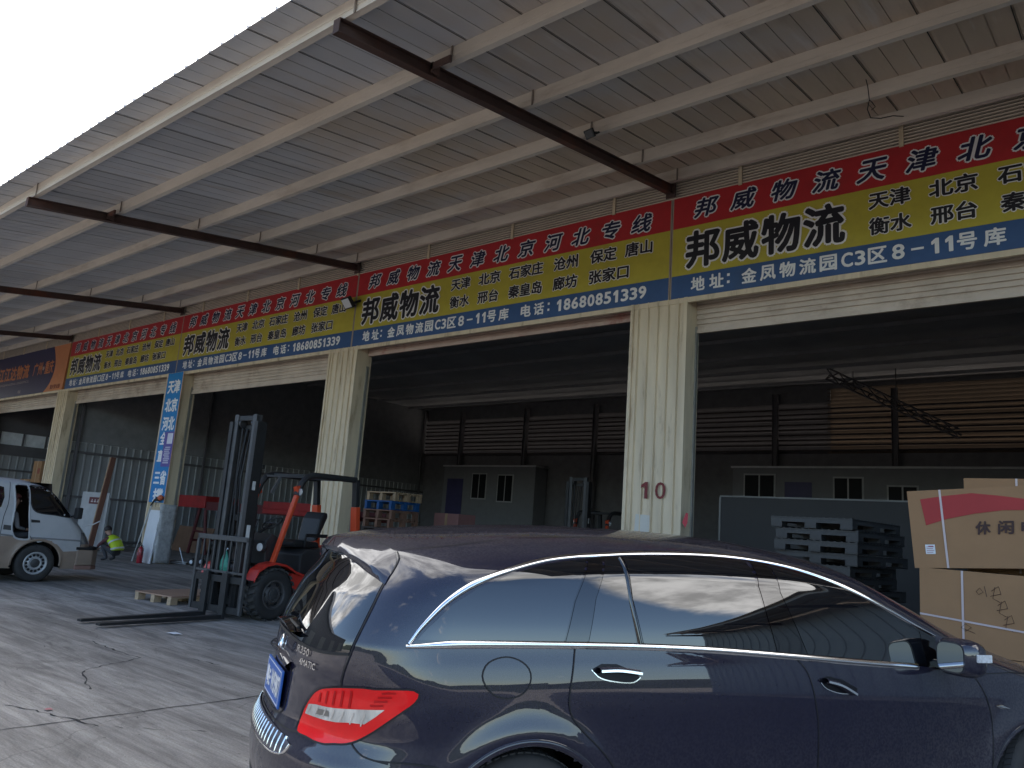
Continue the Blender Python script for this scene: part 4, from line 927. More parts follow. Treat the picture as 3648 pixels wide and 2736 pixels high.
def smooth_body(name, sh, zs, m, parent, ns=120, cut=None, cap=True):
    V = sh.body(zs, ns); nz_, n = V.shape[:2]; mb = MB(); Nn = []
    for left in (False, True):
        k = len(mb.v); Q = V.copy(); Q[..., 1] *= (1 if left else -1)
        for r in Q: mb.v += [tuple(p) for p in r]
        for i in range(nz_-1):
            for j in range(n-1):
                c = (V[i, j]+V[i, j+1]+V[i+1, j]+V[i+1, j+1])/4
                if cut is not None and cut(c, left): continue
                f = [k+i*n+j, k+i*n+j+1, k+(i+1)*n+j+1, k+(i+1)*n+j]
                mb.f.append(f if not left else f[::-1]); mb.mi.append(0)
    return obj(name, mb, m, parent, smooth='all', recalc=False)
# ---------------------------------------------------------------- the dark blue estate car
paint = mat('dark_blue_metallic_paint', (0.005, 0.005, 0.020), 0.4, metal=0.0, var=0.12, scale=60, coat=1.0, spec=0.15)
glass_c = mat('tinted_car_glass', (0.006, 0.007, 0.009), 0.012, var=0.02, spec=0.5, ior=1.95)
trim_b = mat('gloss_black_trim', (0.004, 0.004, 0.005), 0.02, var=0.05, spec=0.5, ior=1.85)
gap_m = mat('panel_gap_black', (0.002, 0.002, 0.003), 0.6, var=0.05)
def dusty_paint():
    m = paint; n = m.node_tree; L = n.links; b = n.nodes['Principled BSDF']
    src = b.inputs['Base Color'].links[0].from_socket
    g = n.nodes.new('ShaderNodeNewGeometry'); sx = n.nodes.new('ShaderNodeSeparateXYZ'); L.new(g.outputs['Normal'], sx.inputs[0])
    t = n.nodes.new('ShaderNodeTexCoord'); sz = n.nodes.new('ShaderNodeSeparateXYZ'); L.new(t.outputs['Object'], sz.inputs[0])
    def rg(s, a, b_, c, d):
        r = n.nodes.new('ShaderNodeMapRange'); r.interpolation_type = 'SMOOTHSTEP'
        for i, q in enumerate((a, b_, c, d)): r.inputs[i+1].default_value = q
        L.new(s, r.inputs[0]); return r.outputs[0]
    def mm(op, a, b_):
        x = n.nodes.new('ShaderNodeMath'); x.operation = op
        for i, v in enumerate((a, b_)):
            if isinstance(v, float): x.inputs[i].default_value = v
            else: L.new(v, x.inputs[i])
        return x.outputs[0]
    z1 = n.nodes.new('ShaderNodeTexNoise'); z1.inputs['Scale'].default_value = 2.4; z1.inputs['Detail'].default_value = 8; z1.inputs['Roughness'].default_value = .7; L.new(t.outputs['Object'], z1.inputs['Vector'])
    z2 = n.nodes.new('ShaderNodeTexNoise'); z2.inputs['Scale'].default_value = 85; z2.inputs['Detail'].default_value = 3; L.new(t.outputs['Object'], z2.inputs['Vector'])
    top = rg(sx.outputs[2], .75, .98, 0.0, .10); low = rg(sz.outputs[2], .95, .35, 0.01, .08); fr = rg(sz.outputs[0], 1.3, 3.2, 0.0, .07)
    f = mm('MULTIPLY', mm('ADD', mm('ADD', top, low), fr), mm('MULTIPLY', rg(z1.outputs['Fac'], .3, .7, .70, 1.15), rg(z2.outputs['Fac'], .35, .65, .55, 1.45)))
    x = n.nodes.new('ShaderNodeMixRGB'); x.inputs[2].default_value = (.34, .30, .27, 1); L.new(f, x.inputs[0]); L.new(src, x.inputs[1]); L.new(x.outputs[0], b.inputs['Base Color'])
    cw = rg(f, 0.0, .30, 1.0, .35); L.new(cw, b.inputs['Coat Weight'])
    cr_ = rg(f, 0.0, .25, .015, .12); L.new(cr_, b.inputs['Coat Roughness'])
dusty_paint()
tyre_m = mat('tyre_rubber', (0.028, 0.027, 0.026), 0.75, var=0.2, scale=8, dirt=(0.10, 0.09, 0.08), dirt_amt=0.4)
alloy = mat('alloy_silver', (0.5, 0.5, 0.51), 0.3, metal=0.9, var=0.08)
ZT = pchip([(-.72,1.535),(-.66,1.575),(-.59,1.597),(-.40,1.626),(-.07,1.662),(.28,1.688),(.57,1.702),(.9,1.707),(1.4,1.698),(1.75,1.668),(2.05,1.62),(2.4,1.49),(2.75,1.335),(3.0,1.24),(3.15,1.20),(3.4,1.165),(3.8,1.07),(4.05,.93),(4.13,.7),(4.16,.5)])
XRr = pchip([(.15,-.86),(.3,-.92),(.38,-.95),(.48,-.985),(.56,-.995),(.66,-.985),(.73,-.955),(.80,-.93),(.9,-.925),(1.0,-.915),(1.13,-.885),(1.317,-.80),(1.485,-.705),(1.535,-.72),(1.6,-.58)])
WZ = pchip([(.15,.84),(.22,.88),(.35,.925),(.55,.952),(.75,.960),(.9,.958),(1.0,.951),(1.08,.940),(1.15,.927),(1.25,.912),(1.35,.890),(1.5,.843),(1.6,.80),(1.71,.74)])
XFf = pchip([(.15,4.02),(.3,4.14),(.5,4.16),(.7,4.13),(.93,4.05),(1.07,3.8),(1.165,3.4),(1.20,3.15),(1.24,3.0),(1.335,2.75),(1.49,2.4),(1.62,2.05),(1.668,1.75),(1.698,1.4),(1.707,.9)])
_zr = pchip([(1.535,-.72),(1.575,-.66),(1.597,-.59),(1.626,-.40),(1.662,-.07),(1.688,.28),(1.702,.57),(1.707,.9)])
def cXA(z):
    z = np.asarray(z, float); return np.where(z < 1.535, XRr(z), _zr(np.maximum(z, 1.535)))
def cY(x, z):
    x = np.asarray(x, float); z = np.asarray(z, float)
    h = ZT(x)-z; hood = 1/(1+np.exp(-np.clip((x-2.9)*8, -60, 60)))
    A = sup(h/(.24*(1-hood)+.16*hood), 2.5)
    Lr = np.interp(z, [.2,.8,1.1,1.5], [.62,.6,.55,.42]); B = sup((x-cXA(z))/Lr, np.interp(z, [.95, 1.15], [2.3, 2.75]))
    fr = np.interp(z, [1.1,1.22], [0,1]); C = sup((XFf(z)-x)/.95, 2.2)*(1-fr)+fr
    o = WZ(z)*A*B*C
    for xc in (0.0, 3.215):
        r = np.hypot(x-xc, z-.37); q = np.clip((z-.30)/.25, 0, 1)
        o = o+np.where(o > .6, .020*q*np.exp(-((r-.445)/.075)**2), 0)
    return np.where((h < 0) | (x < cXA(z)), 0, o)
SH = Shell(cY, cXA, XFf, .3)
C0 = (-2.94333, 3.19673, 0)
car = thing('estate_car', 'dark blue estate car with chrome window trim and a blue number plate', 'car', C0, R(63))
zs = np.concatenate([np.linspace(.2, 1.0, 54), np.linspace(1.0, 1.5, 44)[1:], 1.7068-(np.linspace(1, 0, 46)[1:]**2)*.2068])
def cutw(c, left):
    return any((c[0]-xc)**2+(c[2]-.37)**2 < .415**2 for xc in (0, 3.215)) and c[1] > .5
body = smooth_body('body', SH, zs, paint, car, 130, cutw)
mb = MB(); mb.box(-.7, 3.9, -.78, .78, .19, .23); obj('underbody', mb, gap_m, car)
FS = dict(
 chrome_arc=[(-.543,1.172),(-.493,1.241),(-.39,1.342),(-.267,1.417),(-.101,1.48),(.097,1.532),(.27,1.558),(.377,1.568),(.606,1.587),(.874,1.600),(1.157,1.604),(1.374,1.594),(1.585,1.569),(1.755,1.531),(1.921,1.475),(2.05,1.424),(2.187,1.366),(2.33,1.304),(2.475,1.247)],
 chrome_belt=[(-.554,1.162),(-.367,1.174),(-.092,1.178),(.212,1.178),(.559,1.175),(.945,1.164),(1.444,1.137),(1.815,1.115),(2.308,1.089)],
 q_glass=[(-.512,1.188),(-.475,1.231),(-.37,1.331),(-.253,1.399),(-.097,1.462),(.079,1.511),(.203,1.533),(.31,1.546),(.208,1.362),(.153,1.193),(-.162,1.193)],
 r_small=[(.416,1.555),(.326,1.375),(.279,1.193),(.399,1.191),(.526,1.187),(.502,1.352),(.49,1.56)],
 r_main=[(.522,1.565),(.523,1.381),(.565,1.19),(.798,1.183),(1.074,1.171),(1.335,1.158),(1.293,1.324),(1.27,1.466),(1.285,1.586),(1.079,1.587),(.861,1.584),(.671,1.575)],
 f_glass=[(1.428,1.577),(1.42,1.441),(1.472,1.308),(1.542,1.147),(1.819,1.132),(2.123,1.117),(2.375,1.105),(2.373,1.182),(2.335,1.282),(2.18,1.35),(2.041,1.409),(1.909,1.459),(1.735,1.516),(1.579,1.554)],
 f_tri=[(2.36,1.272),(2.475,1.228),(2.455,1.088),(2.39,1.10)],
 bpost=[(1.315,1.588),(1.417,1.579),(1.41,1.441),(1.462,1.308),(1.532,1.148),(1.347,1.158),(1.307,1.322),(1.286,1.466)],
 cpost=[(.325,1.548),(.405,1.557),(.316,1.375),(.269,1.193),(.163,1.193),(.218,1.362)],
 seam1=[(.374,1.566),(.286,1.42),(.235,1.272),(.211,1.182),(.196,1.076),(.181,.99),(.178,.938),(.19,.895),(.22,.856),(.263,.816),(.323,.766),(.374,.717),(.422,.657),(.49,.55),(.54,.42),(.555,.30)],
 seam2=[(1.382,1.597),(1.354,1.408),(1.415,1.225),(1.452,1.137),(1.518,1.074),(1.55,.994),(1.565,.914),(1.578,.823),(1.578,.713),(1.576,.613),(1.57,.45),(1.56,.30)],
 seam3=[(2.66,1.06),(2.708,1.044),(2.742,1.030),(2.771,.997),(2.806,.945),(2.829,.887),(2.845,.82),(2.841,.731),(2.828,.649),(2.81,.5),(2.78,.30)],
 fuel=[(-.229,1.054),(-.213,1.095),(-.175,1.118),(-.116,1.128),(-.056,1.113),(-.017,1.083),(-.006,1.047),(-.02,1.005),(-.061,.976),(-.117,.967),(-.172,.98),(-.211,1.013)],
 hand1=[(.287,1.078),(.34,1.102),(.417,1.101),(.495,1.076),(.539,1.045),(.504,1.025),(.414,1.027),(.327,1.045)],
 hand2=[(1.593,1.03),(1.656,1.046),(1.755,1.028),(1.853,.985),(1.827,.962),(1.732,.964),(1.634,.99)],
 bumpline=[(-.64,.727),(-.504,.726),(-.40,.714)],
)
def P_(name, poly, ch, m, par, off, h=0.03, left=False):
    mb, Nn = SH.patch(poly, ch, h, off, left); return obj(name, mb, m, par, smooth='all', normals=Nn, recalc=False)
def Rb(name, line, ch, m, par, w, off=.004, left=False, closed=False, thick=0.0, wf=None):
    mb = SH.ribbon(line, ch, w, off, left, closed=closed, thick=thick, wf=wf); return obj(name, mb, m, par, smooth='all', recalc=True)
sd_ = SH.side; rr_ = SH.rear
for lf in (False, True):
    # doors as panels of their own, edged by dark gaps
    rd = FS['seam1'][3:] + [(.8, .29), (1.2, .29)] + FS['seam2'][3:][::-1] + [(1.2, 1.145), (.9, 1.158), (.55, 1.166)]
    dr = P_('door', rd, sd_, paint, car, .0015, .035, lf)
    fd = FS['seam2'][3:] + [(2.0, .29), (2.4, .29)] + FS['seam3'][::-1] + [(2.4, 1.082), (2.1, 1.095), (1.8, 1.108)]
    df = P_('door', fd, sd_, paint, car, .0015, .035, lf)
    for k, dd_, hk in ((0, dr, 'hand1'), (1, df, 'hand2')):
        bw = P_('handle_bowl', FS[hk], sd_, mat('handle_recess_dark', (0.004, 0.004, 0.007), 0.35, spec=0.3), dd_, .003, .02, lf)
        a, b = FS[hk][0], FS[hk][4]; mm = [(a[0]+.03, (a[1]+b[1])/2+.014-k*-.004), ((a[0]+b[0])/2, (a[1]+b[1])/2+.016), (b[0]-.012, (a[1]+b[1])/2+.004)]
        if k: mm = [(a[0]+.03, a[1]-.004), ((a[0]+b[0])/2, (a[1]+b[1])/2+.012), (b[0]-.02, b[1]+.004)]
        Rb('handle', mm, sd_, paint, dd_, .026, .030, lf, thick=.008)
        Rb('handle_trim', [(q[0], q[1]-.004) for q in mm], sd_, chrome, dd_, .010, .0425, lf)
        Rb('handle_rim', FS[hk][4:]+FS[hk][:1], sd_, chrome, dd_, .004, .0045, lf)
    Rb('panel_gap', FS['seam1'][3:], sd_, gap_m, body, .006, .0035, lf); Rb('panel_gap', FS['seam2'][3:], sd_, gap_m, body, .006, .0035, lf); Rb('panel_gap', FS['seam3'], sd_, gap_m, body, .006, .0035, lf)
    # glass, pillars and bright trim
    blk = FS['q_glass'][:8] + [(.40, 1.560), (.67, 1.580), (.92, 1.592), (1.15, 1.594), (1.40, 1.582), (1.60, 1.556), (1.75, 1.523), (1.92, 1.464), (2.18, 1.359), (2.48, 1.235), (2.46, 1.084), (2.3, 1.094), (1.82, 1.12), (1.456, 1.142), (.958, 1.168), (.571, 1.179), (.222, 1.184), (-.083, 1.184), (-.36, 1.18), (-.535, 1.172)]
    P_('window_surround', blk, sd_, trim_b, body, .0008, .03, lf)
    for nm in ('q_glass', 'r_small', 'r_main', 'f_glass'): P_('side_window', FS[nm], sd_, glass_c, car, .003, .03, lf)
    P_('mirror_triangle', FS['f_tri'], sd_, trim_b, body, .0025, .03, lf)
    P_('pillar_cover', FS['bpost'], sd_, trim_b, body, .0035, .03, lf); P_('pillar_cover', FS['cpost'], sd_, trim_b, body, .0035, .03, lf)
    for ln in ([(.506, 1.56), (.513, 1.37), (.546, 1.187)],): Rb('window_bar', ln, sd_, trim_b, body, .022, .006, lf, thick=.006)
    Rb('chrome_trim', FS['chrome_arc'], sd_, chrome, car, .028, .006, lf, thick=.006, wf=lambda t: min(1, .55+t*4)*(1 if t < .9 else 1-.5*(t-.9)/.1))
    Rb('chrome_trim', FS['chrome_belt'], sd_, chrome, car, .034, .006, lf, thick=.006, wf=lambda t: min(1, .45+t*8))
    fl_ = P_('fuel_flap', FS['fuel'], sd_, paint, car, .0012, .03, lf) if not lf else None
    if fl_: Rb('gap', FS['fuel'], sd_, gap_m, fl_, .006, .003, lf, closed=True)
    for xc in (0.0, 3.215):
        arc = [(xc+.425*math.cos(q), .37+.425*math.sin(q)) for q in np.linspace(R(-8), R(188), 30)]
        Rb('arch_lip', arc, sd_, paint, body, .030, .003, lf, thick=.008)
        arc = [(xc+.437*math.cos(q), .37+.437*math.sin(q)) for q in np.linspace(R(-8), R(188), 30)]
        Rb('arch_edge', arc, sd_, mat('arch_edge_grey', (0.05, 0.05, 0.055), 0.3), body, .004, .006, lf)
    Rb('panel_gap', FS['bumpline'], sd_, gap_m, body, .006, .003, lf)
    Rb('fender_badge', [(2.885, .884), (2.94, .876), (2.995, .868)], sd_, chrome, car, .022, .003, lf, thick=.006, wf=lambda t: max(.2, math.sin(PI*t)))
    Rb('panel_gap', [(2.70, 1.05), (2.9, 1.055), (3.1, 1.055), (3.5, 1.02)], sd_, gap_m, body, .005, .003, lf)
    # rear lamp wrapped round the corner
    lamp_o = [(.408,.751),(.4,.783),(.417,.843),(.442,.886),(.466,.919),(.497,.942),(.537,.957),(.592,.971),(.69,.988),(.728,.989),(.802,.998),(.856,.998),(.87,.983),(.859,.951),(.825,.914),(.791,.879),(.745,.833),(.711,.803),(.677,.778),(.641,.763),(.6,.755),(.567,.746),(.518,.744),(.472,.748)]
    mbp, Nn = SH.patch(lamp_o, rr_, .022, .004, lf)
    lampm = mat('tail_lamp_red', (0.85, 0.008, 0.010), 0.25, var=0.10, scale=9, coat=0.25, spec=0.25)
    lp = obj('tail_lamp', mbp, lampm, car, smooth='all', normals=Nn, recalc=False)
    P_('clear_lens', [(.431,.829),(.446,.871),(.487,.879),(.542,.883),(.589,.888),(.701,.906),(.77,.916),(.741,.884),(.707,.852),(.653,.847),(.596,.836),(.549,.832),(.485,.83)], rr_, mat('tail_lamp_clear', (0.62, 0.58, 0.52), 0.15, metal=0.35, var=0.35, scale=26, coat=0.6, stretch=(1, 1, 0.4)), lp, .006, .02, lf)
    for i in range(4): 
        z = .925+i*.017; Rb('lens_rib', [(.72+i*.012, z), (.76, z+.003), (.80-(3-i)*.012, z+.006)], rr_, mat('tail_lamp_dark_red', (0.50, 0.006, 0.008), 0.3, spec=0.2), lp, .008, .0065, lf)
    for i in range(5): Rb('lens_rib', [(.505+i*.035, .893+i*.002), (.508+i*.035, (.930, .944, .953, .961, .968)[i])], rr_, MATS['tail_lamp_dark_red'], lp, .012, .0065, lf)
    for i in range(7):
        q = .455+i*.04; Rb('reflector_rib', [(q, .842), (q+.012, .872+i*.003)], rr_, mat('lamp_bright_reflector', (0.75, 0.72, 0.68), 0.2, metal=0.7), lp, .006, .008, lf)
    P_('bulb_shade', [(.50,.845),(.565,.85),(.56,.872),(.50,.866)], rr_, mat('lamp_grey_inner', (0.25, 0.22, 0.19), 0.3, metal=0.4), lp, .0078, .02, lf)
    Rb('lamp_gap', lamp_o, rr_, gap_m, lp, .007, .0045, lf, closed=True)
    hs = [(.634,1.524),(.666,1.499),(.671,1.444),(.665,1.405),(.662,1.318),(.647,1.212),(.627,1.108),(.611,1.043),(.602,.997),(.60,.975)]
    Rb('panel_gap', hs, rr_, gap_m, body, .007, .0035, lf)
    Rb('panel_gap', [(.409,.749),(.36,.742),(.2,.738),(.0,.738)], rr_, gap_m, body, .006, .0035, lf); Rb('panel_gap', [(.665,.775),(.69,.752),(.72,.735),(.80,.72)], rr_, gap_m, body, .006, .0035, lf)
    Rb('panel_gap', [(.0,1.590),(.15,1.585),(.36,1.569),(.551,1.542),(.614,1.529)], rr_, gap_m, body, .006, .002, lf)
    Rb('roof_ditch', [(.636,1.532),(.766,1.556),(.883,1.580),(1.0,1.602)], rr_, gap_m, body, .006, .002, lf)
    Rb('roof_ditch', [(0.0, 1.618), (.5, 1.65), (1.0, 1.657), (1.5, 1.638), (1.9, 1.58)], sd_, gap_m, body, .006, .002, lf)
# tailgate
half = [(0,1.483),(.18,1.476),(.344,1.454),(.506,1.434),(.657,1.402),(.656,1.318),(.641,1.212),(.621,1.112),(.569,1.104),(.498,1.097),(.418,1.094),(.325,1.094),(.21,1.098),(.1,1.10),(0,1.10)]
full = half + [(-a, b) for a, b in half[::-1][1:-1]]
tg_h = [(0,1.085),(.217,1.085),(.328,1.082),(.421,1.079),(.508,1.083),(.57,1.09),(.612,1.095),(.604,1.043),(.594,.99),(.54,.972),(.49,.95),(.455,.925),(.43,.89),(.405,.845),(.388,.79),(.39,.755),(.2,.744),(0,.744)]
tgate = P_('tailgate', tg_h + [(-a, b) for a, b in tg_h[::-1][1:-1]], rr_, paint, car, .0012, .03)
P_('rear_window', full, rr_, glass_c, tgate, .003, .03)
Rb('window_seal', [(-.62,1.105),(-.5,1.088),(-.3,1.087),(0,1.09),(.3,1.087),(.42,1.086),(.5,1.09),(.57,1.098),(.62,1.105)], rr_, gap_m, tgate, .012, .004)
# roof spoiler
mb = MB(); rows = []
for q in np.linspace(-.67, .67, 61):
    a = abs(q); zu = float(np.interp(a, [0,.15,.36,.551,.614,.634,.67], [1.590,1.585,1.569,1.541,1.529,1.522,1.47])); zl = float(np.interp(a, [0,.194,.434,.614,.659,.67], [1.520,1.511,1.470,1.429,1.414,1.412])); zd = zl-.02
    k = np.interp(a, [0, .58, .67], [1, 1, .15]); r_ = []
    for z, o in ((zu, .002), ((zu*2+zl)/3, .012*k), ((zu+2*zl)/3, .024*k), (zl+.006, .036*k), (zl, .036*k), (zd+.004, .026*k), (zd-.004, .004)):
        p = rr_(np.array([q]), z)[0]; n_ = SH.normal(rr_, np.array([q]), np.array([z]))[0]; p = p+n_*o; r_.append((p[0], -p[1], p[2]))
    rows.append(r_)
mb.grid(rows); obj('roof_spoiler', mb, paint, tgate, smooth=True)
# plate, badges, wiper, step plate
def frame_at(ph, z, off):
    p = rr_(np.array([ph]), z)[0]; n_ = SH.normal(rr_, np.array([ph]), np.array([z]))[0]; p = p+n_*off
    n = Vector((n_[0], -n_[1], n_[2])); upv = Vector((0, 0, 1)); upv = (upv-n*upv.dot(n)).normalized(); rx = upv.cross(n)
    Mx = Matrix((rx, -n, upv)).transposed().to_4x4(); Mx.translation = Vector((p[0], -p[1], p[2])); return Mx
FP = frame_at(0.03, .868, .010)
mb = MB(); mb.box(-.235, .235, -.004, .006, -.082, .082); mb.xf(FP); npl = obj('number_plate', mb, mat('plate_blue', (0.03, 0.12, 0.42), 0.35, var=0.05), tgate, bevel=0.003)
mb = MB(); text(mb, '粤E', -.205, -.085, -.045, .045, -.006, bold=.004, ring=5, dy=.0001); text(mb, 'W5987', -.045, .205, -.045, .045, -.006, bold=.004, ring=5, dy=.0001); mb.obox((-.065, -.006, 0), (.012, .001, .012))
for a, b in ((-.222, .222),): mb.box(a, b, -.0062, -.0052, .070, .074); mb.box(a, b, -.0062, -.0052, -.074, -.070); mb.box(a, a+.004, -.0062, -.0052, -.0695, .0695); mb.box(b-.004, b, -.0062, -.0052, -.0695, .0695)
mb.xf(FP); obj('characters', mb, mat('plate_white', (0.8, 0.8, 0.82), 0.4), npl, recalc=False)
Rb('plate_recess', [(-.30,.985),(0,.99),(.20,.985),(.262,.95),(.255,.87),(.22,.775),(0,.765),(-.22,.775),(-.255,.87),(-.262,.95),(-.30,.985)], rr_, gap_m, tgate, .008, .003)
Rb('grip_bar', [(-.29,.985),(-.1,.998),(.1,.998),(.235,.975)], rr_, paint, tgate, .045, .014, thick=.016)
FE = frame_at(0.0, 1.035, .008); mb = MB()
ring = [(.040*math.cos(2*PI*i/28), 0, .040*math.sin(2*PI*i/28)) for i in range(29)]; mb.tube(ring, .0045, 6, caps=False)
for i in range(3):
    q = R(90+120*i); t_ = Vector((math.cos(q), 0, math.sin(q))); s_ = Vector((-math.sin(q), 0, math.cos(q)))
    mb.add([s_*.008, -s_*.008, t_*.040, Vector((0, -.006, 0)), Vector((0, .002, 0))], [(0, 3, 2), (3, 1, 2), (0, 2, 4), (1, 4, 2)])
mb.xf(FE); obj('star_emblem', mb, chrome, tgate, smooth=False)
for s, ph0, ph1, z, h in (('4MATIC', .335, .462, 1.022, .026), ('R350', .283, .40, 1.066, .030)):
    Mx = frame_at((ph0+ph1)/2, z, .004); w = (ph1-ph0)*1.30; mb = MB(); text(mb, s, -w/2, w/2, -h/2, h/2, -.002, bold=.0008, ring=4, dy=.0002); mb.xf(Mx); obj('badge', mb, chrome, tgate, recalc=False)
mb = MB(); Rw = SH.ribbon([(-.12,1.128),(.0,1.134),(.12,1.132),(.26,1.118)], rr_, .075, .016, thick=.035, wf=lambda t: .35+.65*math.sin(PI*min(1, t*1.1))); wp_ = obj('wiper', Rw, trim_b, tgate, smooth=True)
mb = MB(); pa = [rr_(np.array([q]), z)[0]+SH.normal(rr_, np.array([q]), np.array([z]))[0]*.022 for q, z in ((-.05,1.14),(.08,1.150),(.2,1.146),(.25,1.142))]; mb.tube([(p[0], -p[1], p[2]) for p in pa], .007, 6); obj('arm', mb, black_m, wp_, smooth=True)
# bumper step plate
st_o = [(-.40,.70),(-.33,.718),(-.2,.726),(0,.728),(.2,.726),(.33,.718),(.40,.70),(.385,.665),(.30,.640),(.19,.636),(0,.634),(-.19,.636),(-.30,.640),(-.385,.665)]
sp_ = P_('step_plate', st_o, rr_, mat('brushed_step_plate', (0.17, 0.17, 0.21), 0.28, metal=0.8, var=0.1), car, .006, .03)
for i in range(19):
    q = -.36+i*.04; Rb('rib', [(q, .650), (q, .685), (q, .718)], rr_, chrome, sp_, .008, .007, thick=.003)
Rb('edge', st_o[6:14]+[st_o[0]], rr_, chrome, sp_, .010, .007, thick=.003)
bl_ = [(-.62,.44),(-.3,.43),(0,.43),(.3,.43),(.62,.44)]
Rb('bumper_strip', bl_, rr_, mat('bumper_dark_plastic', (0.03, 0.03, 0.03), 0.5), car, .05, .004, thick=.006)
for sgn in (1, -1): Rb('reflector', [(sgn*.50,.52),(sgn*.57,.525),(sgn*.66,.53)], rr_, lampm, car, .035, .004, thick=.004)
# mirrors
for lf in (False, True):
    sg = 1 if lf else -1
    mb = MB(); prof = []
    for (x, y0, y1, z0, z1) in ((2.375, 1.0, 1.165, 1.085, 1.245), (2.40, .985, 1.185, 1.072, 1.258), (2.45, .975, 1.20, 1.066, 1.262), (2.50, .975, 1.195, 1.072, 1.252), (2.545, .98, 1.16, 1.09, 1.225), (2.565, 1.0, 1.10, 1.115, 1.19)):
        ring = []
        for i in range(28):
            q = 2*PI*i/28; c, s_ = math.cos(q), math.sin(q); e = .55
            ring.append((x, sg*((y0+y1)/2+(y1-y0)/2*np.sign(c)*abs(c)**e), (z0+z1)/2+(z1-z0)/2*np.sign(s_)*abs(s_)**e))
        prof.append(ring)
    k0 = len(mb.v); mb.grid(prof, close=True); mb.f.append([k0+i for i in range(28)]); mb.mi.append(0); mb.f.append([k0+5*28+i for i in range(28)][::-1]); mb.mi.append(0)
    mr = obj('door_mirror', mb, paint, car, smooth=True)
    mb = MB(); mb.add([(2.372, sg*(1.0825+.076*np.sign(math.cos(q))*abs(math.cos(q))**.5), 1.165+.072*np.sign(math.sin(q))*abs(math.sin(q))**.5) for q in np.linspace(0, 2*PI, 29)[:-1]], [list(range(28))]); obj('mirror_glass', mb, mat('mirror_silver', (0.35, 0.35, 0.36), 0.03, metal=1.0, var=0.02), mr, recalc=False)
    mb = MB(); mb.box(2.425, 2.53, *(sorted((sg*1.192, sg*1.206))), 1.155, 1.195); obj('indicator', mb, mat('clear_indicator', (0.7, 0.7, 0.7), 0.15, var=0.3, scale=60), mr, bevel=0.004)
    mb = MB(); mb.box(2.43, 2.52, *(sorted((sg*.88, sg*1.0))), 1.08, 1.13); obj('mirror_arm', mb, trim_b, mr, bevel=0.01)
# wheels
def wheel(par, c, r, w, sg, rim_r, rm, spokes=5, holes=0, tread=True):
    mb = MB(); hw = w/2
    mb.lathe([(rim_r, -hw*.9), (rim_r+.02, -hw), (r-.05, -hw), (r-.012, -hw*.86), (r, -hw*.70), (r, hw*.70), (r-.012, hw*.86), (r-.05, hw), (rim_r+.02, hw), (rim_r, hw*.9)], 56, 'y', c, caps=False)
    wh_ = obj('wheel', mb, tyre_m, par, smooth=True)
    if tread:
        mb = MB(); n = 64
        for i in range(n):
            q = 2*PI*i/n
            for y0, y1 in ((-.70, -.42), (-.36, -.04), (.04, .36), (.42, .70)):
                a = []
                for (yy, dq) in ((y0, 0), (y1, .045), (y1, .045+.066), (y0, .066)):
                    for rr2 in (r+.0005, r+.007): a.append((c[0]+rr2*math.cos(q+dq), c[1]+yy*hw, c[2]+rr2*math.sin(q+dq)))
                mb.add(a, [(1, 3, 5, 7), (0, 1, 7, 6), (0, 2, 3, 1), (2, 4, 5, 3), (4, 6, 7, 5)])
        obj('tread', mb, tyre_m, wh_)
    o = sg*hw; mb = MB()
    mb.lathe([(rim_r+.004, o*.92), (rim_r-.012, o*.98), (rim_r-.03, o*.90), (rim_r-.045, o*.5), (rim_r-.05, -o*.8)], 48, 'y', c, caps=False)
    if spokes:
        for i in range(spokes):
            q = 2*PI*i/spokes
            for dq in (-.13, .13): mb.bar((c[0], c[1]+o*.80, c[2]), (c[0]+(rim_r-.02)*math.cos(q+dq), c[1]+o*.86, c[2]+(rim_r-.02)*math.sin(q+dq)), .03, .035, (0, 1, 0))
    else:
        mb.lathe([(rim_r-.04, o*.6), (rim_r*.80, o*.50), (rim_r*.62, o*.66), (rim_r*.55, o*.86), (rim_r*.36, o*.80), (rim_r*.33, o*.55), (0, o*.55)], 40, 'y', c, caps=False)
    rm_ = obj('rim', mb, rm, wh_, smooth=True)
    if holes:
        mb = MB()
        for i in range(holes):
            q = 2*PI*i/holes; mb.lathe([(.0, 0), (rim_r*.125, 0), (rim_r*.125, sg*.012), (0, sg*.012)], 10, 'y', (c[0]+rim_r*.72*math.cos(q), c[1]+o*.59, c[2]+rim_r*.72*math.sin(q)))
        obj('vent_hole', mb, black_m, rm_)
    hr_ = .05 if spokes else rim_r*.40
    mb = MB(); mb.lathe([(0, o*.92), (hr_*.8, o*.92), (hr_, o*.84), (hr_, o*.6)], 20, 'y', c); obj('hub', mb, rm if spokes else mat('hub_grey', (0.05, 0.05, 0.05), 0.5), wh_, smooth=True)
    return wh_
for xc in (0.0, 3.215):
    for sg in (1, -1):
        cw_ = wheel(car, (xc, sg*.815, .37), .363, .25, sg, .24, alloy)
        if xc > 1:                                            # front wheels left steered
            Rm = Matrix.Rotation(R(17), 4, 'Z'); cv3 = Vector((xc, sg*.815, .37)); cw_.location = cv3-Rm @ cv3; cw_.rotation_euler = (0, 0, R(17))
        mb = MB(); rows = []
        for q in np.linspace(R(-10), R(190), 24): rows.append([(xc+.435*math.cos(q), sg*y, .37+.435*math.sin(q)) for y in (.50, .925)])
        mb.grid(rows); mb.add([(xc-.45, sg*.5, .2), (xc+.45, sg*.5, .2), (xc+.45, sg*.5, .84), (xc-.45, sg*.5, .84)], [(0, 1, 2, 3)]); obj('wheel_housing', mb, gap_m, car, recalc=False)
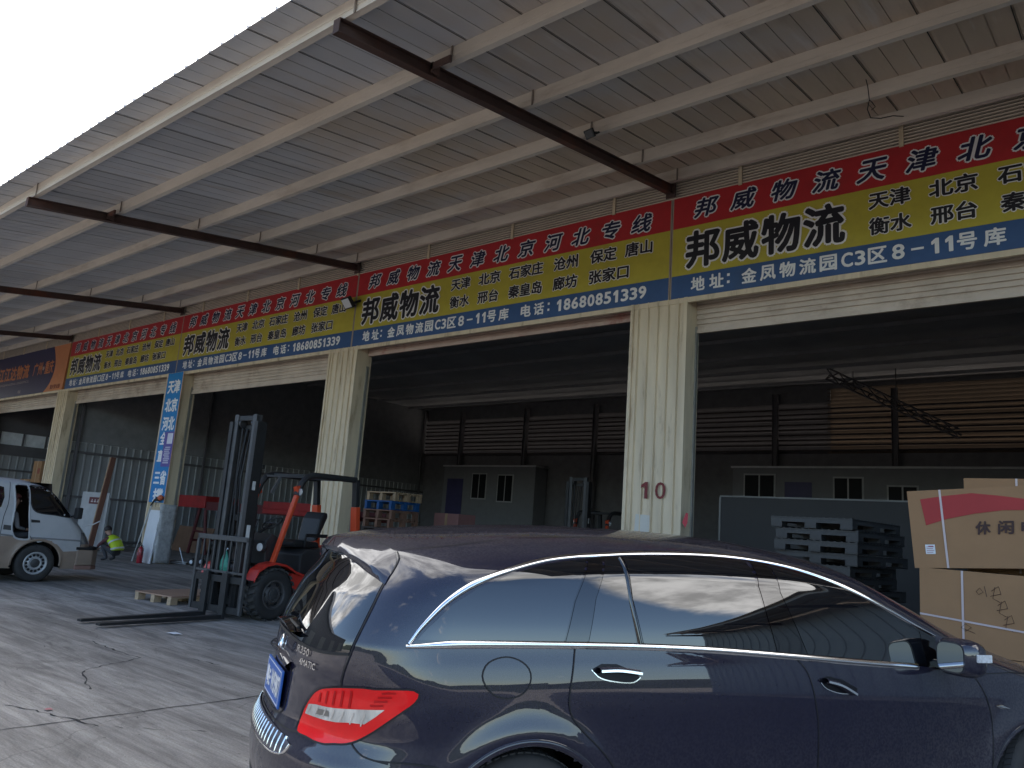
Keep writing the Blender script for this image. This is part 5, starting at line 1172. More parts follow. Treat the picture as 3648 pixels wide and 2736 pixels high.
# ---------------------------------------------------------------- forklift (local: x towards the forks, y left, z up; fork faces at x = 0)
fk_red = mat('forklift_red', (0.55, 0.035, 0.022), 0.4, var=0.15, scale=4, dirt=(0.12, 0.03, 0.02), dirt_amt=0.5)
fk_or = mat('forklift_orange_red', (0.62, 0.075, 0.025), 0.4, var=0.12, scale=4)
fk_blk = mat('forklift_dark_grey', (0.025, 0.025, 0.026), 0.5, var=0.25, scale=5, dirt=(0.07, 0.06, 0.055), dirt_amt=0.5)
fk_st = mat('worn_dark_steel', (0.022, 0.022, 0.022), 0.5, metal=0.1, var=0.3, scale=6)
fk_lt = mat('worn_bright_steel', (0.075, 0.075, 0.075), 0.45, metal=0.2, var=0.3, scale=6)
seat_m = mat('black_vinyl', (0.016, 0.016, 0.017), 0.45, var=0.15)
def make_forklift(label, loc, rz):
    t = thing('forklift', label, 'forklift', loc, rz)
    for y in (0.23, -0.23):
        mb = MB()
        mb.add([(0, y-.06, .02), (0, y+.06, .02), (1.9, y+.055, .03), (1.9, y-.055, .03), (0, y-.06, .085), (0, y+.06, .085), (1.9, y+.05, .062), (1.9, y-.05, .062)], [(0,3,2,1),(4,5,6,7),(0,1,5,4),(1,2,6,5),(2,3,7,6),(3,0,4,7)])
        mb.box(-.055, -.001, y-.065, y+.065, .02, .70); mb.box(-.10, -.056, y-.05, y+.05, .60, .72)
        obj('fork', mb, fk_st, t, bevel=.006)
    mb = MB(); mb.box(-.12, -.06, -.56, .56, .10, .20); mb.box(-.12, -.06, -.56, .56, .55, .65)
    for y in (-.56, -.12, .12, .56): mb.box(-.118, -.062, y-.03, y+.03, .201, .549)
    obj('carriage', mb, fk_st, t, bevel=.004)
    mb = MB()
    for y in (-.60, .60): mb.box(-.10, -.05, y-.025, y+.025, .10, 1.25)
    mb.box(-.10, -.05, -.625, .625, 1.19, 1.265); mb.box(-.10, -.06, -.575, .575, .69, .725)
    for i in range(1, 9): y = -.60+i*.1333; mb.box(-.085, -.065, y-.010, y+.010, .726, 1.189)
    obj('load_backrest', mb, fk_lt, t, bevel=.003)
    # mast
    for sg in (1, -1):
        mb = MB(); y = sg*.345
        mb.box(-.34, -.15, y-.006, y+.006, .08, 3.10); mb.box(-.34, -.32, y-sg*.07, y-sg*.007, .08, 3.10) if sg < 0 else mb.box(-.34, -.32, y-.07, y-.007, .08, 3.10)
        yy = sorted((y-sg*.075, y-sg*.007)); mb.box(-.172, -.15, yy[0], yy[1], .08, 3.10)
        obj('mast_rail', mb, fk_st, t)
        mb = MB(); y = sg*.25; yy = sorted((y-sg*.05, y)); mb.box(-.30, -.19, y-.008, y+.008, .12, 3.22); mb.box(-.20, -.178, yy[0]-.02, yy[1]+.02, .12, 3.22)
        obj('inner_rail', mb, fk_lt, t)
        mb = MB(); mb.tube([(-.40, sg*.24, .2), (-.40, sg*.24, 1.75)], .045, 12); mb.tube([(-.40, sg*.24, 1.75), (-.40, sg*.24, 3.05)], .028, 10); obj('lift_cylinder', mb, fk_blk, t, smooth=True)
        mb = MB(); mb.tube([(-.26, sg*.15, .4), (-.26, sg*.15, 3.0)], .016, 6); mb.lathe([(.0, -.02), (.075, -.02), (.075, .02), (0, .02)], 16, 'y', (-.26, sg*.15, 3.08)); obj('chain', mb, fk_blk, t)
    mb = MB(); mb.box(-.335, -.30, -.34, .34, 2.98, 3.06); mb.box(-.335, -.30, -.34, .34, 1.5, 1.6); mb.box(-.335, -.30, -.34, .34, .2, .32); mb.box(-.24, -.19, -.25, .25, 3.12, 3.20); mb.box(-.40, -.341, .10, .36, 2.35, 2.42); obj('mast_crossbar', mb, fk_st, t, bevel=.005)
    mb = MB(); mb.box(-.346, -.341, .28, .34, 2.05, 2.2) ; mb.box(-.26, -.20, .3515, .354, 2.00, 2.14); mb.box(-.27, -.20, .3515, .354, 1.25, 1.45); obj('sticker', mb, mat('forklift_sticker', (0.62, 0.62, 0.6), 0.5), t)
    # chassis
    mb = MB(); prof = [(-.42, .30), (-.42, .62), (-.50, .80), (-1.15, .83), (-1.30, .68), (-1.55, .66), (-1.75, .70), (-2.15, .70), (-2.15, .28)]
    mb.prism(prof, -.44, .44); obj('chassis', mb, fk_blk, t, bevel=.015)
    for sg in (1, -1):
        mb = MB(); rows = []
        fpts = [(-.22, .62), (-.30, .78), (-.45, .87), (-.62, .90), (-.85, .86), (-1.05, .76), (-1.25, .70)]
        mb.grid([[(x, sg*.43, z) for x, z in fpts], [(x, sg*.66, z) for x, z in fpts], [(x, sg*.665, z-.035) for x, z in fpts]])
        obj('front_fender', mb, fk_red, t)
        mb = MB(); mb.prism([(-1.02, .42), (-1.02, .73), (-1.30, .68), (-2.1, .72), (-2.1, .40)], *sorted((sg*.445, sg*.60))); obj('side_step', mb, fk_red, t, bevel=.02)
        # guard posts: lower part orange, upper black
        mb = MB(); mb.bar((-.66, sg*.50, .86), (-1.02, sg*.50, 2.02), .085, .06); mb.obox((-1.02, sg*.50, 2.06), (.10, .09, .16), Matrix.Rotation(R(20), 3, 'Y')); obj('front_post', mb, fk_or, t, bevel=.012)
        mb = MB(); mb.tube([(-1.0, sg*.50, 1.98), (-1.08, sg*.50, 2.18), (-1.18, sg*.50, 2.30), (-1.35, sg*.50, 2.345), (-2.35, sg*.50, 2.36)], .055, 10); obj('guard_rail', mb, fk_blk, t, smooth=True)
        mb = MB(); mb.bar((-2.36, sg*.50, 2.36), (-2.42, sg*.50, 1.88), .11, .09); obj('rear_post', mb, fk_blk, t, bevel=.01)
        mb = MB(); mb.bar((-2.42, sg*.50, 1.878), (-2.52, sg*.50, .98), .14, .11); obj('rear_post_lower', mb, fk_or, t, bevel=.015)
    mb = MB()
    for x in (-1.30, -1.5, -1.7, -1.9, -2.1, -2.3): mb.box(x-.02, x+.02, -.47, .47, 2.325, 2.355)
    mb.box(-1.22, -1.14, -.50, .50, 2.285, 2.32); obj('guard_bar', mb, fk_blk, t)
    mb = MB(); mb.bar((-1.14, -.1, 2.28), (-1.02, -.14, 2.0), .05, .05); obj('wiper_motor', mb, fk_lt, t)
    mb = MB(); mb.prism([(-2.05, .34), (-2.05, .95), (-2.25, 1.16), (-2.75, 1.12), (-2.92, .90), (-2.95, .50), (-2.80, .32)], -.60, .60); obj('counterweight', mb, fk_or, t, bevel=.05)
    mb = MB(); mb.prism([(-1.32, .69), (-1.32, 1.02), (-1.45, 1.10), (-2.15, 1.12), (-2.15, .71)], -.42, .42); obj('engine_hood', mb, fk_blk, t, bevel=.03)
    # seat
    mb = MB(); mb.prism([(-1.30, 1.12), (-1.28, 1.20), (-1.38, 1.25), (-1.85, 1.22), (-1.90, 1.12)], -.25, .25); st = obj('seat', mb, seat_m, t, bevel=.03)
    mb = MB(); mb.prism([(-1.78, 1.22), (-1.86, 1.26), (-2.04, 1.66), (-2.02, 1.74), (-1.94, 1.74), (-1.86, 1.62)], -.23, .23); obj('seat_back', mb, seat_m, t, bevel=.04)
    mb = MB(); mb.box(-2.0, -1.5, .27, .31, 1.30, 1.36); mb.box(-1.52, -1.49, .272, .308, 1.12, 1.299); obj('armrest', mb, seat_m, st, bevel=.01)
    # dash, wheel, levers, lamps, mirror
    mb = MB(); mb.prism([(-.58, .84), (-.55, 1.22), (-.66, 1.34), (-.80, 1.28), (-.84, .86)], -.42, .42); obj('dashboard', mb, fk_blk, t, bevel=.02)
    mb = MB(); mb.tube([(-.70, .0, 1.30), (-.98, .0, 1.48)], .025, 8)
    rg = []
    for i in range(25):
        q = 2*PI*i/24; v = Vector((0, math.cos(q)*.17, math.sin(q)*.17)); v.rotate(Matrix.Rotation(R(-55), 3, 'Y')); rg.append(Vector((-1.0, 0, 1.50))+v)
    mb.tube(rg, .015, 6, caps=False); mb.tube([rg[0], rg[12]], .012, 6); obj('steering_wheel', mb, seat_m, t, smooth=True)
    mb = MB()
    for y in (-.30, -.24, -.18): mb.tube([(-.75, y, 1.28), (-.86, y, 1.52)], .009, 6); mb.lathe([(0, 0), (.02, .01), (.02, .035), (0, .045)], 8, 'z', (-.86, y, 1.51))
    obj('lever', mb, seat_m, t)
    for sg in (1, -1):
        mb = MB(); mb.lathe([(0, 0), (.06, .0), (.075, .03), (.06, .09), (0, .1)], 18, 'x', (-.52, sg*.44, 1.12)); hl = obj('headlight', mb, fk_blk, t, smooth=True)
        mb = MB(); mb.lathe([(0, .104), (.06, .10), (.064, .085)], 18, 'x', (-.52, sg*.44, 1.12)); obj('lens', mb, mat('headlight_glass', (0.7, 0.7, 0.68), 0.1), hl, smooth=True)
        mb = MB(); mb.lathe([(0, -.01), (.055, -.01), (.06, .0), (.055, .012), (0, .014)], 18, 'x', (-1.02, sg*.56, 2.04)); obj('round_mirror', mb, mat('mirror_face', (0.7, 0.71, 0.72), 0.15, metal=0.6), t, smooth=True)
    for x, r, w in ((-.66, .40, .27), (-2.38, .31, .22)):
        for sg in (1, -1):
            wl = wheel(t, (x, sg*.52, r), r-.012, w, sg, r*.56, mat('forklift_wheel_disc', (0.075, 0.07, 0.068), 0.5, var=0.3, dirt=(0.18, 0.14, 0.11), dirt_amt=0.6), 0, 6, tread=False)
            mb = MB(); n = 22
            for i in range(n):
                q = 2*PI*i/n
                for s2 in (1, -1):
                    a = []
                    for yy, dq in ((.02*s2, 0 if s2 > 0 else PI/n), (.5*w*s2, .10 if s2 > 0 else .10+PI/n)):
                        for rr2 in (r-.014, r+.014):
                            for d_ in (0, .13): a.append((x+rr2*math.cos(q+dq+d_), sg*.52+yy, r+rr2*math.sin(q+dq+d_)))
                    mb.add(a, [(2,3,7,6),(0,1,3,2),(4,6,7,5),(0,2,6,4),(1,5,7,3)])
            obj('tread', mb, mat('dusty_tyre_lug', (0.06, 0.057, 0.053), 0.85, var=0.3, scale=10), wl)
            if x > -1:
                mb = MB()
                for i in range(6): q = 2*PI*i/6+.3; mb.lathe([(0, 0), (.016, 0), (.016, sg*.02), (0, sg*.022)], 8, 'y', (x+.085*math.cos(q), sg*(.52+w*.41), r+.085*math.sin(q)))
                obj('wheel_nut', mb, fk_lt, wl)
    mb = MB()
    for y in (-.05, .05): mb.tube([(-.30, y, 1.0), (-.20, y, 2.2), (-.28, y, 3.0)], .014, 6)
    obj('hydraulic_hose', mb, black_m, t, smooth=True)
    return t
FKR = math.atan2(-.992, .12)
fk = make_forklift('red forklift with a tall mast and forks lowered to the yard', (-11.43, 6.72, 0), FKR)
copy_tree(fk, (-12.05, 17.2, 0), R(-86), 'second forklift standing in the dark of the unlit middle bay')
t = thing('green_bag', 'green mesh bag wedged behind the forklift load backrest', 'bag', (-11.39, 6.835, .70), 0)
mb = MB(); rows = []
for i, (r, z) in enumerate(((.02, 0), (.10, .02), (.115, .09), (.10, .18), (.07, .25), (.035, .30), (.015, .34))):
    rows.append([(r*math.cos(2*PI*j/16)*(1+.12*math.sin(3*j+i)), .35*r*math.sin(2*PI*j/16), z) for j in range(16)])
mb.grid(rows, close=True); obj('bag', mb, mat('green_mesh', (0.03, 0.20, 0.14), 0.6, var=0.4, scale=18), t, smooth='all')
mb = MB(); mb.tube([(0, 0, .335), (.03, 0.0, .37), (0.05, 0, .36)], .008, 6); obj('string', mb, white_p, t)
# ---------------------------------------------------------------- minivan (front axle at x = 0)
vt = pchip([(-3.72,1.55),(-3.62,1.88),(-3.4,1.96),(-2.5,1.995),(-1.0,1.995),(-.5,1.985),(-.2,1.955),(.08,1.875),(.28,1.745),(.5,1.51),(.67,1.33),(.88,1.09),(1.0,.93),(1.10,.74),(1.14,.5)])
vb = pchip([(.2,1.12),(.5,1.14),(.74,1.10),(.93,1.0),(1.09,.88),(1.33,.67),(1.51,.5),(1.745,.28),(1.875,.08),(1.955,-.2),(1.985,-.5),(1.995,-1.0)])
va = pchip([(.2,-3.66),(1.0,-3.75),(1.55,-3.72),(1.88,-3.62),(1.96,-3.4),(1.995,-2.5)])
vw = pchip([(.2,.79),(.5,.83),(.9,.845),(1.1,.838),(1.3,.82),(1.6,.775),(1.85,.735),(2.0,.69)])
def vY(x, z):
    x = np.asarray(x, float); z = np.asarray(z, float); h = vt(x)-z
    o = vw(z)*sup(h/.15, 2.6)*sup((x-va(z))/.3, 2.5)*sup((vb(z)-x)/.40, 2.4)
    r = np.hypot(x+.03, z-.36); o = o+np.where(o > .6, .012*np.clip((z-.3)/.2, 0, 1)*np.exp(-((r-.47)/.05)**2), 0)
    return np.where(h < 0, 0, o)
VS = Shell(vY, va, vb, -2.0)
van = thing('minivan', 'silver and champagne minivan with its side door slid open on a seated passenger', 'van', (-17.99, 6.24, 0), R(90))
v_sil = mat('silver_van_paint', (0.44, 0.44, 0.44), 0.35, var=0.06, coat=0.4, dirt=(0.3, 0.29, 0.27), dirt_amt=0.4)
v_tan = mat('champagne_van_paint', (0.30, 0.225, 0.17), 0.4, var=0.1, coat=0.3, dirt=(0.18, 0.13, 0.1), dirt_amt=0.5)
OPN = [(-.61,1.85),(-.59,1.68),(-.56,1.45),(-.565,1.25),(-.56,1.0),(-.47,.84),(-.24,.82),(-.235,.91),(-.28,1.23),(-.38,1.86)]
def in_poly(p, poly):
    c = False; j = len(poly)-1
    for i in range(len(poly)):
        if (poly[i][1] > p[1]) != (poly[j][1] > p[1]) and p[0] < (poly[j][0]-poly[i][0])*(p[1]-poly[i][1])/(poly[j][1]-poly[i][1])+poly[i][0]: c = not c
        j = i
    return c
def cutv(c, left):
    if any((c[0]-xc)**2+(c[2]-.36)**2 < .45**2 for xc in (-.03, -2.55)) and c[1] > .45: return True
    return (not left) and c[1] > .5 and in_poly((c[0], c[2]), OPN)
vz = np.concatenate([np.linspace(.26, 1.7, 96), 1.9945-(np.linspace(1, 0, 30)[1:]**1.6)*.2945])
vbody = smooth_body('body', VS, vz, v_sil, van, 260, cutv)
vbody.data.materials.append(v_tan)
for p in vbody.data.polygons: p.material_index = 1 if p.center[2] < .86 else 0
vs_ = VS.side
def VP(name, poly, m, par, off, h=.04, left=False):
    mb, Nn = VS.patch(poly, vs_, h, off, left); return obj(name, mb, m, par, smooth='all', normals=Nn, recalc=False)
def VR(name, line, m, par, w, off=.004, left=False, closed=False, thick=0.0):
    return obj(name, VS.ribbon(line, vs_, w, off, left, closed=closed, thick=thick), m, par, smooth='all')
WIN = [(-.345,1.85),(-.335,1.72),(-.25,1.43),(-.14,1.345),(.16,1.315),(.50,1.285),(.46,1.37),(.32,1.55),(.17,1.71),(.06,1.80),(-.1,1.845)]
for lf in (False, True):
    fd = VP('door', [(-.37,1.89),(-.27,1.25),(-.225,.91),(-.06,.76),(.06,.80),(.30,.74),(.44,.60),(.74,.62),(.75,1.0),(.60,1.22),(.50,1.29),(.2,1.75),(.05,1.87)], v_sil, van, .0015, .05, lf)
    VP('side_window', WIN, mat('van_glass', (0.008, 0.008, 0.009), 0.05, var=0.02), fd, .004, .05, lf)
    VR('window_seal', WIN, black_m, fd, .022, .006, lf, closed=True)
    VR('door_gap', [(-.375,1.88),(-.28,1.25),(-.23,.91),(-.06,.68)], gap_m, fd, .012, .003, lf)
    VR('door_gap', [(.74,.60),(.75,1.0),(.62,1.2)], gap_m, fd, .010, .003, lf)
    VP('handle', [(-.25,1.205),(-.09,1.195),(-.08,1.15),(-.24,1.145)], black_m, fd, .008, .03, lf)
    VP('side_window', [(-1.9,1.84),(-.93,1.82),(-.80,1.79),(-.765,1.6),(-.80,1.42),(-.88,1.33),(-1.9,1.33)], glass_c, van, .004, .06, lf)
    VP('side_window', [(-3.3,1.80),(-2.1,1.84),(-2.1,1.33),(-3.35,1.33)], glass_c, van, .004, .06, lf)
    VR('trim_strip', [(-3.5,.90),(-2.0,.90),(-.75,.895),(-.5,.875)], mat('van_trim_grey', (0.2, 0.2, 0.2), 0.5), van, .035, .004, lf, thick=.004)
    VR('trim_strip', [(-.2,.855),(.1,.845),(.45,.835),(.74,.825)], MATS['van_trim_grey'], van, .035, .004, lf, thick=.004)
    VP('vent_flap', [(-.71,1.08),(-.575,1.07),(-.57,.98),(-.71,.99)], mat('flap_dark', (0.06, 0.06, 0.06), 0.5), van, .004, .03, lf)
    VR('door_gap', [(-.70,1.90),(-.685,1.5),(-.735,1.2),(-.74,.4)], gap_m, van, .010, .003, lf)
    arc = [(-.03+.455*math.cos(q), .36+.455*math.sin(q)) for q in np.linspace(R(-5), R(185), 26)]; VR('arch_lip', arc, v_tan, van, .05, .004, lf, thick=.012)
    VP('headlamp', [(.73,.985),(.90,.985),(1.0,.84),(1.02,.76),(.73,.755)], mat('van_headlamp', (0.32, 0.33, 0.34), 0.1, metal=0.5, var=0.5, scale=14), van, .006, .03, lf)
    for xc in (-.03, -2.55):
        sg = 1 if lf else -1
        wheel(van, (xc, sg*.725, .362), .358, .205, sg, .215, mat('steel_wheel_silver', (0.42, 0.42, 0.42), 0.45, metal=0.3, var=0.15), 0, 14, tread=False)
        mb = MB(); rows = []
        for q in np.linspace(R(-10), R(190), 20): rows.append([(xc+.458*math.cos(q), sg*y, .36+.458*math.sin(q)) for y in (.45, .84)])
        mb.grid(rows); mb.add([(xc-.47, sg*.45, .2), (xc+.47, sg*.45, .2), (xc+.47, sg*.45, .85), (xc-.47, sg*.45, .85)], [(0,1,2,3)]); obj('wheel_housing', mb, gap_m, van, recalc=False)
    mb = MB(); mb.obox((.57, (1 if lf else -1)*.93, 1.38), (.12, .16, .23)); obj('door_mirror', mb, black_m, van, bevel=.03)
    mb = MB(); mb.tube([(.50, (1 if lf else -1)*.79, 1.30), (.56, (1 if lf else -1)*.90, 1.33)], .022, 6); obj('mirror_arm', mb, black_m, van)
VR('opening_frame', OPN, mat('door_frame_pale', (0.42, 0.42, 0.42), 0.4), van, .035, .003, False, closed=True, thick=.01)
mb = MB(); rows = []
for i in range(13):
    y = -.66+i*.11; a = abs(y); rows.append([(.12-.30*a*a*.9+.008, y, 1.80), (.30-.26*a*a+.01, y, 1.66), (.50-.22*a*a+.012, y, 1.46), (.66-.2*a*a+.012, y, 1.29)])
mb.grid(rows); obj('windscreen', mb, glass_c, van, smooth='all')
# nose, bumper
bo = [(.70,-.86),(1.02,-.845),(1.16,-.72),(1.235,-.45),(1.255,0),(1.235,.45),(1.16,.72),(1.02,.845),(.70,.86)]
mb = MB(); mb.prism(bo, .335, .64, 'z'); obj('bumper', mb, v_tan, van, bevel=.025)
mb = MB(); mb.prism([(a*1.0+.01 if abs(b) < .84 else a, b) for a, b in bo], .25, .33, 'z'); obj('bumper_lip', mb, mat('bumper_brown', (0.26, 0.15, 0.12), 0.5), van, bevel=.01)
mb = MB(); mb.prism([(a-.02, b*.99) for a, b in bo], .645, .70, 'z'); obj('grille_strip', mb, black_m, van, bevel=.01)
mb = MB(); mb.tube([(.84, -.60, 1.12), (.98, -.66, 1.15), (1.12, -.70, 1.24)], .012, 6); obj('wiper', mb, mat('pale_wiper', (0.6, 0.6, 0.6), 0.4), van)
# inside the open door
mb = MB(); mb.add([(-1.6,-.70,.45),(.3,-.70,.45),(.3,.72,.45),(-1.6,.72,.45),(-1.6,-.60,1.93),(.1,-.60,1.93),(.1,.62,1.93),(-1.6,.62,1.93)], [(0,1,2,3),(4,5,6,7),(2,3,7,6),(0,3,7,4),(1,2,6,5)])
obj('cabin_lining', mb, mat('dark_cabin', (0.07, 0.045, 0.04), 0.8), van, recalc=False)
mb = MB(); mb.box(-.80, -.32, -.66, -.10, .62, .80); mb.prism([(-.80, .75), (-.66, .80), (-.74, 1.50), (-.84, 1.50)], -.62, -.14); obj('seat', mb, mat('tan_seat_cloth', (0.25, 0.15, 0.09), 0.8), van, bevel=.04)

# ---------------------------------------------------------------- people: one continuous skinned body each
def figure(name, pts, edges, mats, pick, parent, sub=2):
    me = bpy.data.meshes.new(name); keys = list(pts)
    me.from_pydata([pts[k][0] for k in keys], [(keys.index(a), keys.index(b)) for a, b in edges], [])
    o = bpy.data.objects.new(name, me); COL.objects.link(o)
    sk = o.modifiers.new('skin', 'SKIN'); sk.use_smooth_shade = True
    for i, k in enumerate(keys):
        r = pts[k][1]; sv = me.skin_vertices[0].data[i]; sv.radius = (r, r) if not isinstance(r, tuple) else r; sv.use_root = (i == 0)
    ss = o.modifiers.new('sub', 'SUBSURF'); ss.levels = sub; ss.render_levels = sub
    dg = bpy.context.evaluated_depsgraph_get(); m2 = bpy.data.meshes.new_from_object(o.evaluated_get(dg))
    bpy.data.objects.remove(o); m2.name = name; m2.materials.clear()
    for q in mats: m2.materials.append(q)
    for p in m2.polygons: p.material_index = pick(p.center); p.use_smooth = True
    o = bpy.data.objects.new(name, m2); COL.objects.link(o); o.parent = parent
    return o
skin = mat('skin', (0.42, 0.24, 0.17), 0.6, var=0.08)
hair_d = mat('dark_hair', (0.018, 0.012, 0.010), 0.6, var=0.3, scale=30)
hair_r = mat('reddish_brown_hair', (0.15, 0.045, 0.035), 0.55, var=0.3, scale=30)
cl_grey = mat('dark_grey_clothes', (0.05, 0.05, 0.055), 0.85, var=0.2, scale=8)
cl_maroon = mat('dark_maroon_sleeve', (0.12, 0.045, 0.045), 0.85, var=0.2)
def hand_pts(pts, edges, tag_, w, dirv, side, r=.010):
    w = Vector(w); d = Vector(dirv).normalized(); s = Vector(side).normalized(); n = d.cross(s)
    pts[tag_+'palm'] = (tuple(w+d*.045), (.036, .022)); edges.append((tag_+'wr', tag_+'palm'))
    for i, (off, ln) in enumerate(((.032, .070), (.011, .080), (-.011, .074), (-.031, .058))):
        a = w+d*.085+s*off; b = a+d*ln*.55-n*.012; c = b+d*ln*.35-n*.028
        for k_, q, rr2 in (('a', a, r), ('b', b, r*.95), ('c', c, r*.8)): pts[f'{tag_}f{i}{k_}'] = (tuple(q), rr2)
        edges += [(tag_+'palm', f'{tag_}f{i}a'), (f'{tag_}f{i}a', f'{tag_}f{i}b'), (f'{tag_}f{i}b', f'{tag_}f{i}c')]
    a = w+d*.03+s*.045; b = a+d*.035+s*.015-n*.01
    pts[tag_+'t0'] = (tuple(a), r*1.1); pts[tag_+'t1'] = (tuple(b), r*.9); edges += [(tag_+'palm', tag_+'t0'), (tag_+'t0', tag_+'t1')]
def head(parent, c, fwd, upv, hairm, long=False):
    # face details and hair set on the skinned head
    c = Vector(c); f = Vector(fwd).normalized(); u = Vector(upv).normalized(); s = u.cross(f).normalized(); u = f.cross(s)
    Mx = Matrix((f, s, u)).transposed().to_4x4(); Mx.translation = c
    mb = MB(); rows = []
    for i in range(9):
        th = PI*.5*(i/8); rows.append([])
        for j in range(21):
            ph = 2*PI*j/20; front = math.cos(ph) > .35; zc = math.cos(th*(1.15 if not front else .72)); rr2 = math.sin(min(PI*.62, th*(1.25 if not front else .72)))
            drop = (-.06*(i/8)**2 if (not front and long) else 0)
            rows[-1].append((rr2*.103*math.cos(ph)-.008, rr2*.088*math.sin(ph), .115*zc+.012+drop))
    mb.grid(rows); mb.xf(Mx); hr = obj('hair', mb, hairm, parent, smooth='all'); sm = hr.modifiers.new('solid', 'SOLIDIFY'); sm.thickness = .012; sm.offset = 1
    mb = MB()
    for sg in (1, -1): mb.lathe([(0, -.004), (.011, 0), (0, .006)], 10, 'x', (.086, sg*.031, .012))
    mb.xf(Mx); obj('eye', mb, mat('eye_dark', (0.02, 0.015, 0.012), 0.2), parent)
    mb = MB(); mb.add([(.088, -.012, -.025), (.088, .012, -.025), (.112, 0, -.022), (.090, 0, .02)], [(0,1,2),(0,2,3),(1,3,2)]); mb.xf(Mx); obj('nose', mb, skin, parent)
    mb = MB(); mb.obox((.086, 0, -.052), (.012, .042, .010)); mb.xf(Mx); obj('mouth', mb, mat('lip', (0.3, 0.10, 0.09), 0.5), parent, bevel=.003)
    for sg in (1, -1):
        mb = MB(); mb.lathe([(0, -.006), (.02, -.004), (.026, .004), (0, .008)], 12, 'y', (.0, sg*.082, -.004)); mb.xf(Mx); obj('ear', mb, skin, parent, smooth=True)
# crouching worker
pr = thing('person', 'crouching person in a yellow high visibility vest beside the van nose', 'person', (-23.05, 10.30, 0), R(205))
pts = {}; ed = []
pts['pel'] = ((-.14, 0, .27), (.155, .12)); pts['wai'] = ((-.10, 0, .42), (.135, .105)); pts['che'] = ((.04, 0, .59), (.155, .11)); pts['nb'] = ((.15, 0, .69), (.07, .07)); pts['nk'] = ((.21, 0, .735), .05); pts['hd'] = ((.265, 0, .81), (.075, .085)); pts['ht'] = ((.295, 0, .89), (.07, .08))
ed += [('pel','wai'),('wai','che'),('che','nb'),('nb','nk'),('nk','hd'),('hd','ht')]
for t_, sg in (('l', 1), ('r', -1)):
    pts[t_+'hip'] = ((-.10, sg*.10, .25), .095); pts[t_+'kn'] = ((.27, sg*.17, .47), .062); pts[t_+'an'] = ((.05, sg*.15, .09), .043); pts[t_+'toe'] = ((.22, sg*.17, .045), (.045, .035))
    ed += [('pel', t_+'hip'), (t_+'hip', t_+'kn'), (t_+'kn', t_+'an'), (t_+'an', t_+'toe')]
    pts[t_+'sh'] = ((.10, sg*.19, .63), .062); pts[t_+'el'] = ((.30, sg*.24, .44), .046); pts[t_+'wr'] = ((.46, sg*.10, .36), .031)
    ed += [('che', t_+'sh'), (t_+'sh', t_+'el'), (t_+'el', t_+'wr')]
    hand_pts(pts, ed, t_, (.46, sg*.10, .36), (.85, -.35*sg, -.35), (0.2, -sg, 0.1))
def pk(c):
    if c[2] > .735 and c[0] > .15: return 2
    if c[0] > .45: return 2
    if c[2] < .075: return 3
    if c[2] > .38 and not (c[0] > .08 and c[2] < .53 and abs(c[1]) < .22 and c[0] < .34): return 1
    return 0
body_ = figure('body', pts, ed, [cl_grey, cl_maroon, skin, black_m], pk, pr)
head(pr, (.285, 0, .845), (.92, 0, -.38), (.38, 0, .92), hair_d)
vest = mat('hi_vis_yellow', (0.52, 0.68, 0.02), 0.6, var=0.1); refl = mat('reflective_tape', (0.62, 0.62, 0.6), 0.35)
def ringat(c, ax, rx, ry, n=20):
    c = Vector(c); d = Vector(ax).normalized(); s = Vector((0, 1, 0)); u = s.cross(d); return [tuple(c+s*rx*math.cos(2*PI*j/n)+u*ry*math.sin(2*PI*j/n)) for j in range(n)]
vr = [((-.15, 0, .32), (.1, 0, 1), .19, .155), ((-.115, 0, .42), (.4, 0, 1), .185, .15), ((-.045, 0, .51), (.75, 0, 1), .195, .15), ((.05, 0, .60), (.8, 0, 1), .215, .145), ((.115, 0, .66), (.8, 0, 1), .175, .11), ((.155, 0, .695), (.8, 0, 1), .095, .085)]
mb = MB(); mb.grid([ringat(*q) for q in vr], close=True); vo = obj('vest', mb, vest, pr, smooth='all'); sm = vo.modifiers.new('solid', 'SOLIDIFY'); sm.thickness = .01
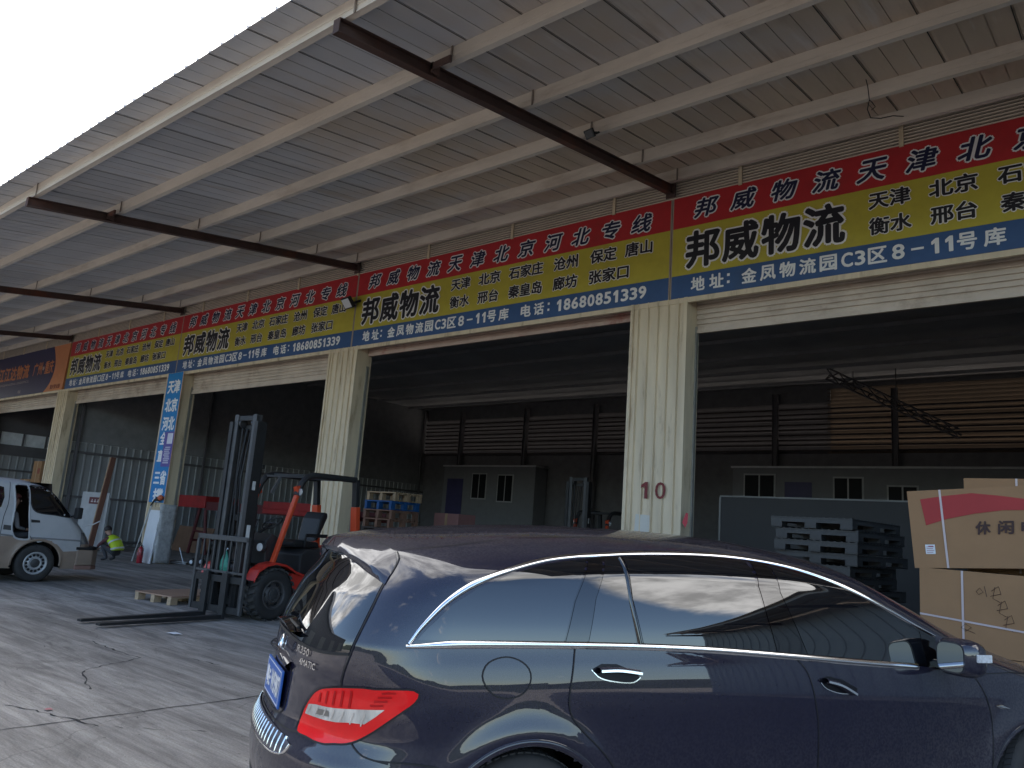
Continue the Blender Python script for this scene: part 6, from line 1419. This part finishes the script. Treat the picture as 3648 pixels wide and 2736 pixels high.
for a in ((-.135, 0, .365), (-.02, 0, .535)):
    mb = MB(); d = Vector((.3 if a[0] < -.1 else .77, 0, 1)).normalized()*.045
    mb.grid([ringat(Vector(a)-d*.5, d, .203 if a[0] < -.1 else .213, .166), ringat(Vector(a)+d*.5, d, .203 if a[0] < -.1 else .215, .166)], close=True); obj('tape', mb, refl, vo, smooth='all')
# passenger sitting in the open van door
p2 = thing('person', 'passenger with reddish hair sitting inside the open van door in dark clothes', 'person', (-17.99+.50, 6.24-.50, .80), R(92))
pts = {}; ed = []
pts['pel'] = ((0, 0, .08), (.16, .12)); pts['wai'] = ((-.01, 0, .25), (.135, .10)); pts['che'] = ((.0, 0, .44), (.155, .11)); pts['nb'] = ((.0, 0, .56), (.07, .065)); pts['nk'] = ((.015, 0, .625), .05); pts['hd'] = ((.03, 0, .71), (.075, .085)); pts['ht'] = ((.03, 0, .80), (.072, .08))
ed += [('pel','wai'),('wai','che'),('che','nb'),('nb','nk'),('nk','hd'),('hd','ht')]
for t_, sg in (('l', 1), ('r', -1)):
    pts[t_+'hip'] = ((.04, sg*.095, .07), .088); pts[t_+'kn'] = ((.40, sg*.10, .10), .062); pts[t_+'an'] = ((.40, sg*.10, -.28), .042); pts[t_+'toe'] = ((.54, sg*.10, -.32), (.045, .033))
    ed += [('pel', t_+'hip'), (t_+'hip', t_+'kn'), (t_+'kn', t_+'an'), (t_+'an', t_+'toe')]
    pts[t_+'sh'] = ((.0, sg*.19, .49), .06); pts[t_+'el'] = ((.06, sg*.23, .24), .044); pts[t_+'wr'] = ((.26, sg*.12, .20), .03)
    ed += [('che', t_+'sh'), (t_+'sh', t_+'el'), (t_+'el', t_+'wr')]
    hand_pts(pts, ed, t_, (.26, sg*.12, .20), (.95, -.25*sg, -.1), (.2, -sg, .1))
def pk2(c):
    if c[2] > .605: return 2
    if c[0] > .25 and .17 < c[2] < .26 : return 2
    if c[2] < -.29: return 3
    return 1 if (c[2] > .16 and abs(c[1]) > .17) else 0
figure('body', pts, ed, [cl_grey, mat('grey_sleeve', (0.16, 0.155, 0.16), 0.85), skin, black_m], pk2, p2)
head(p2, (.03, 0, .755), (.85, -.52, 0), (0, 0, 1), hair_r, True)
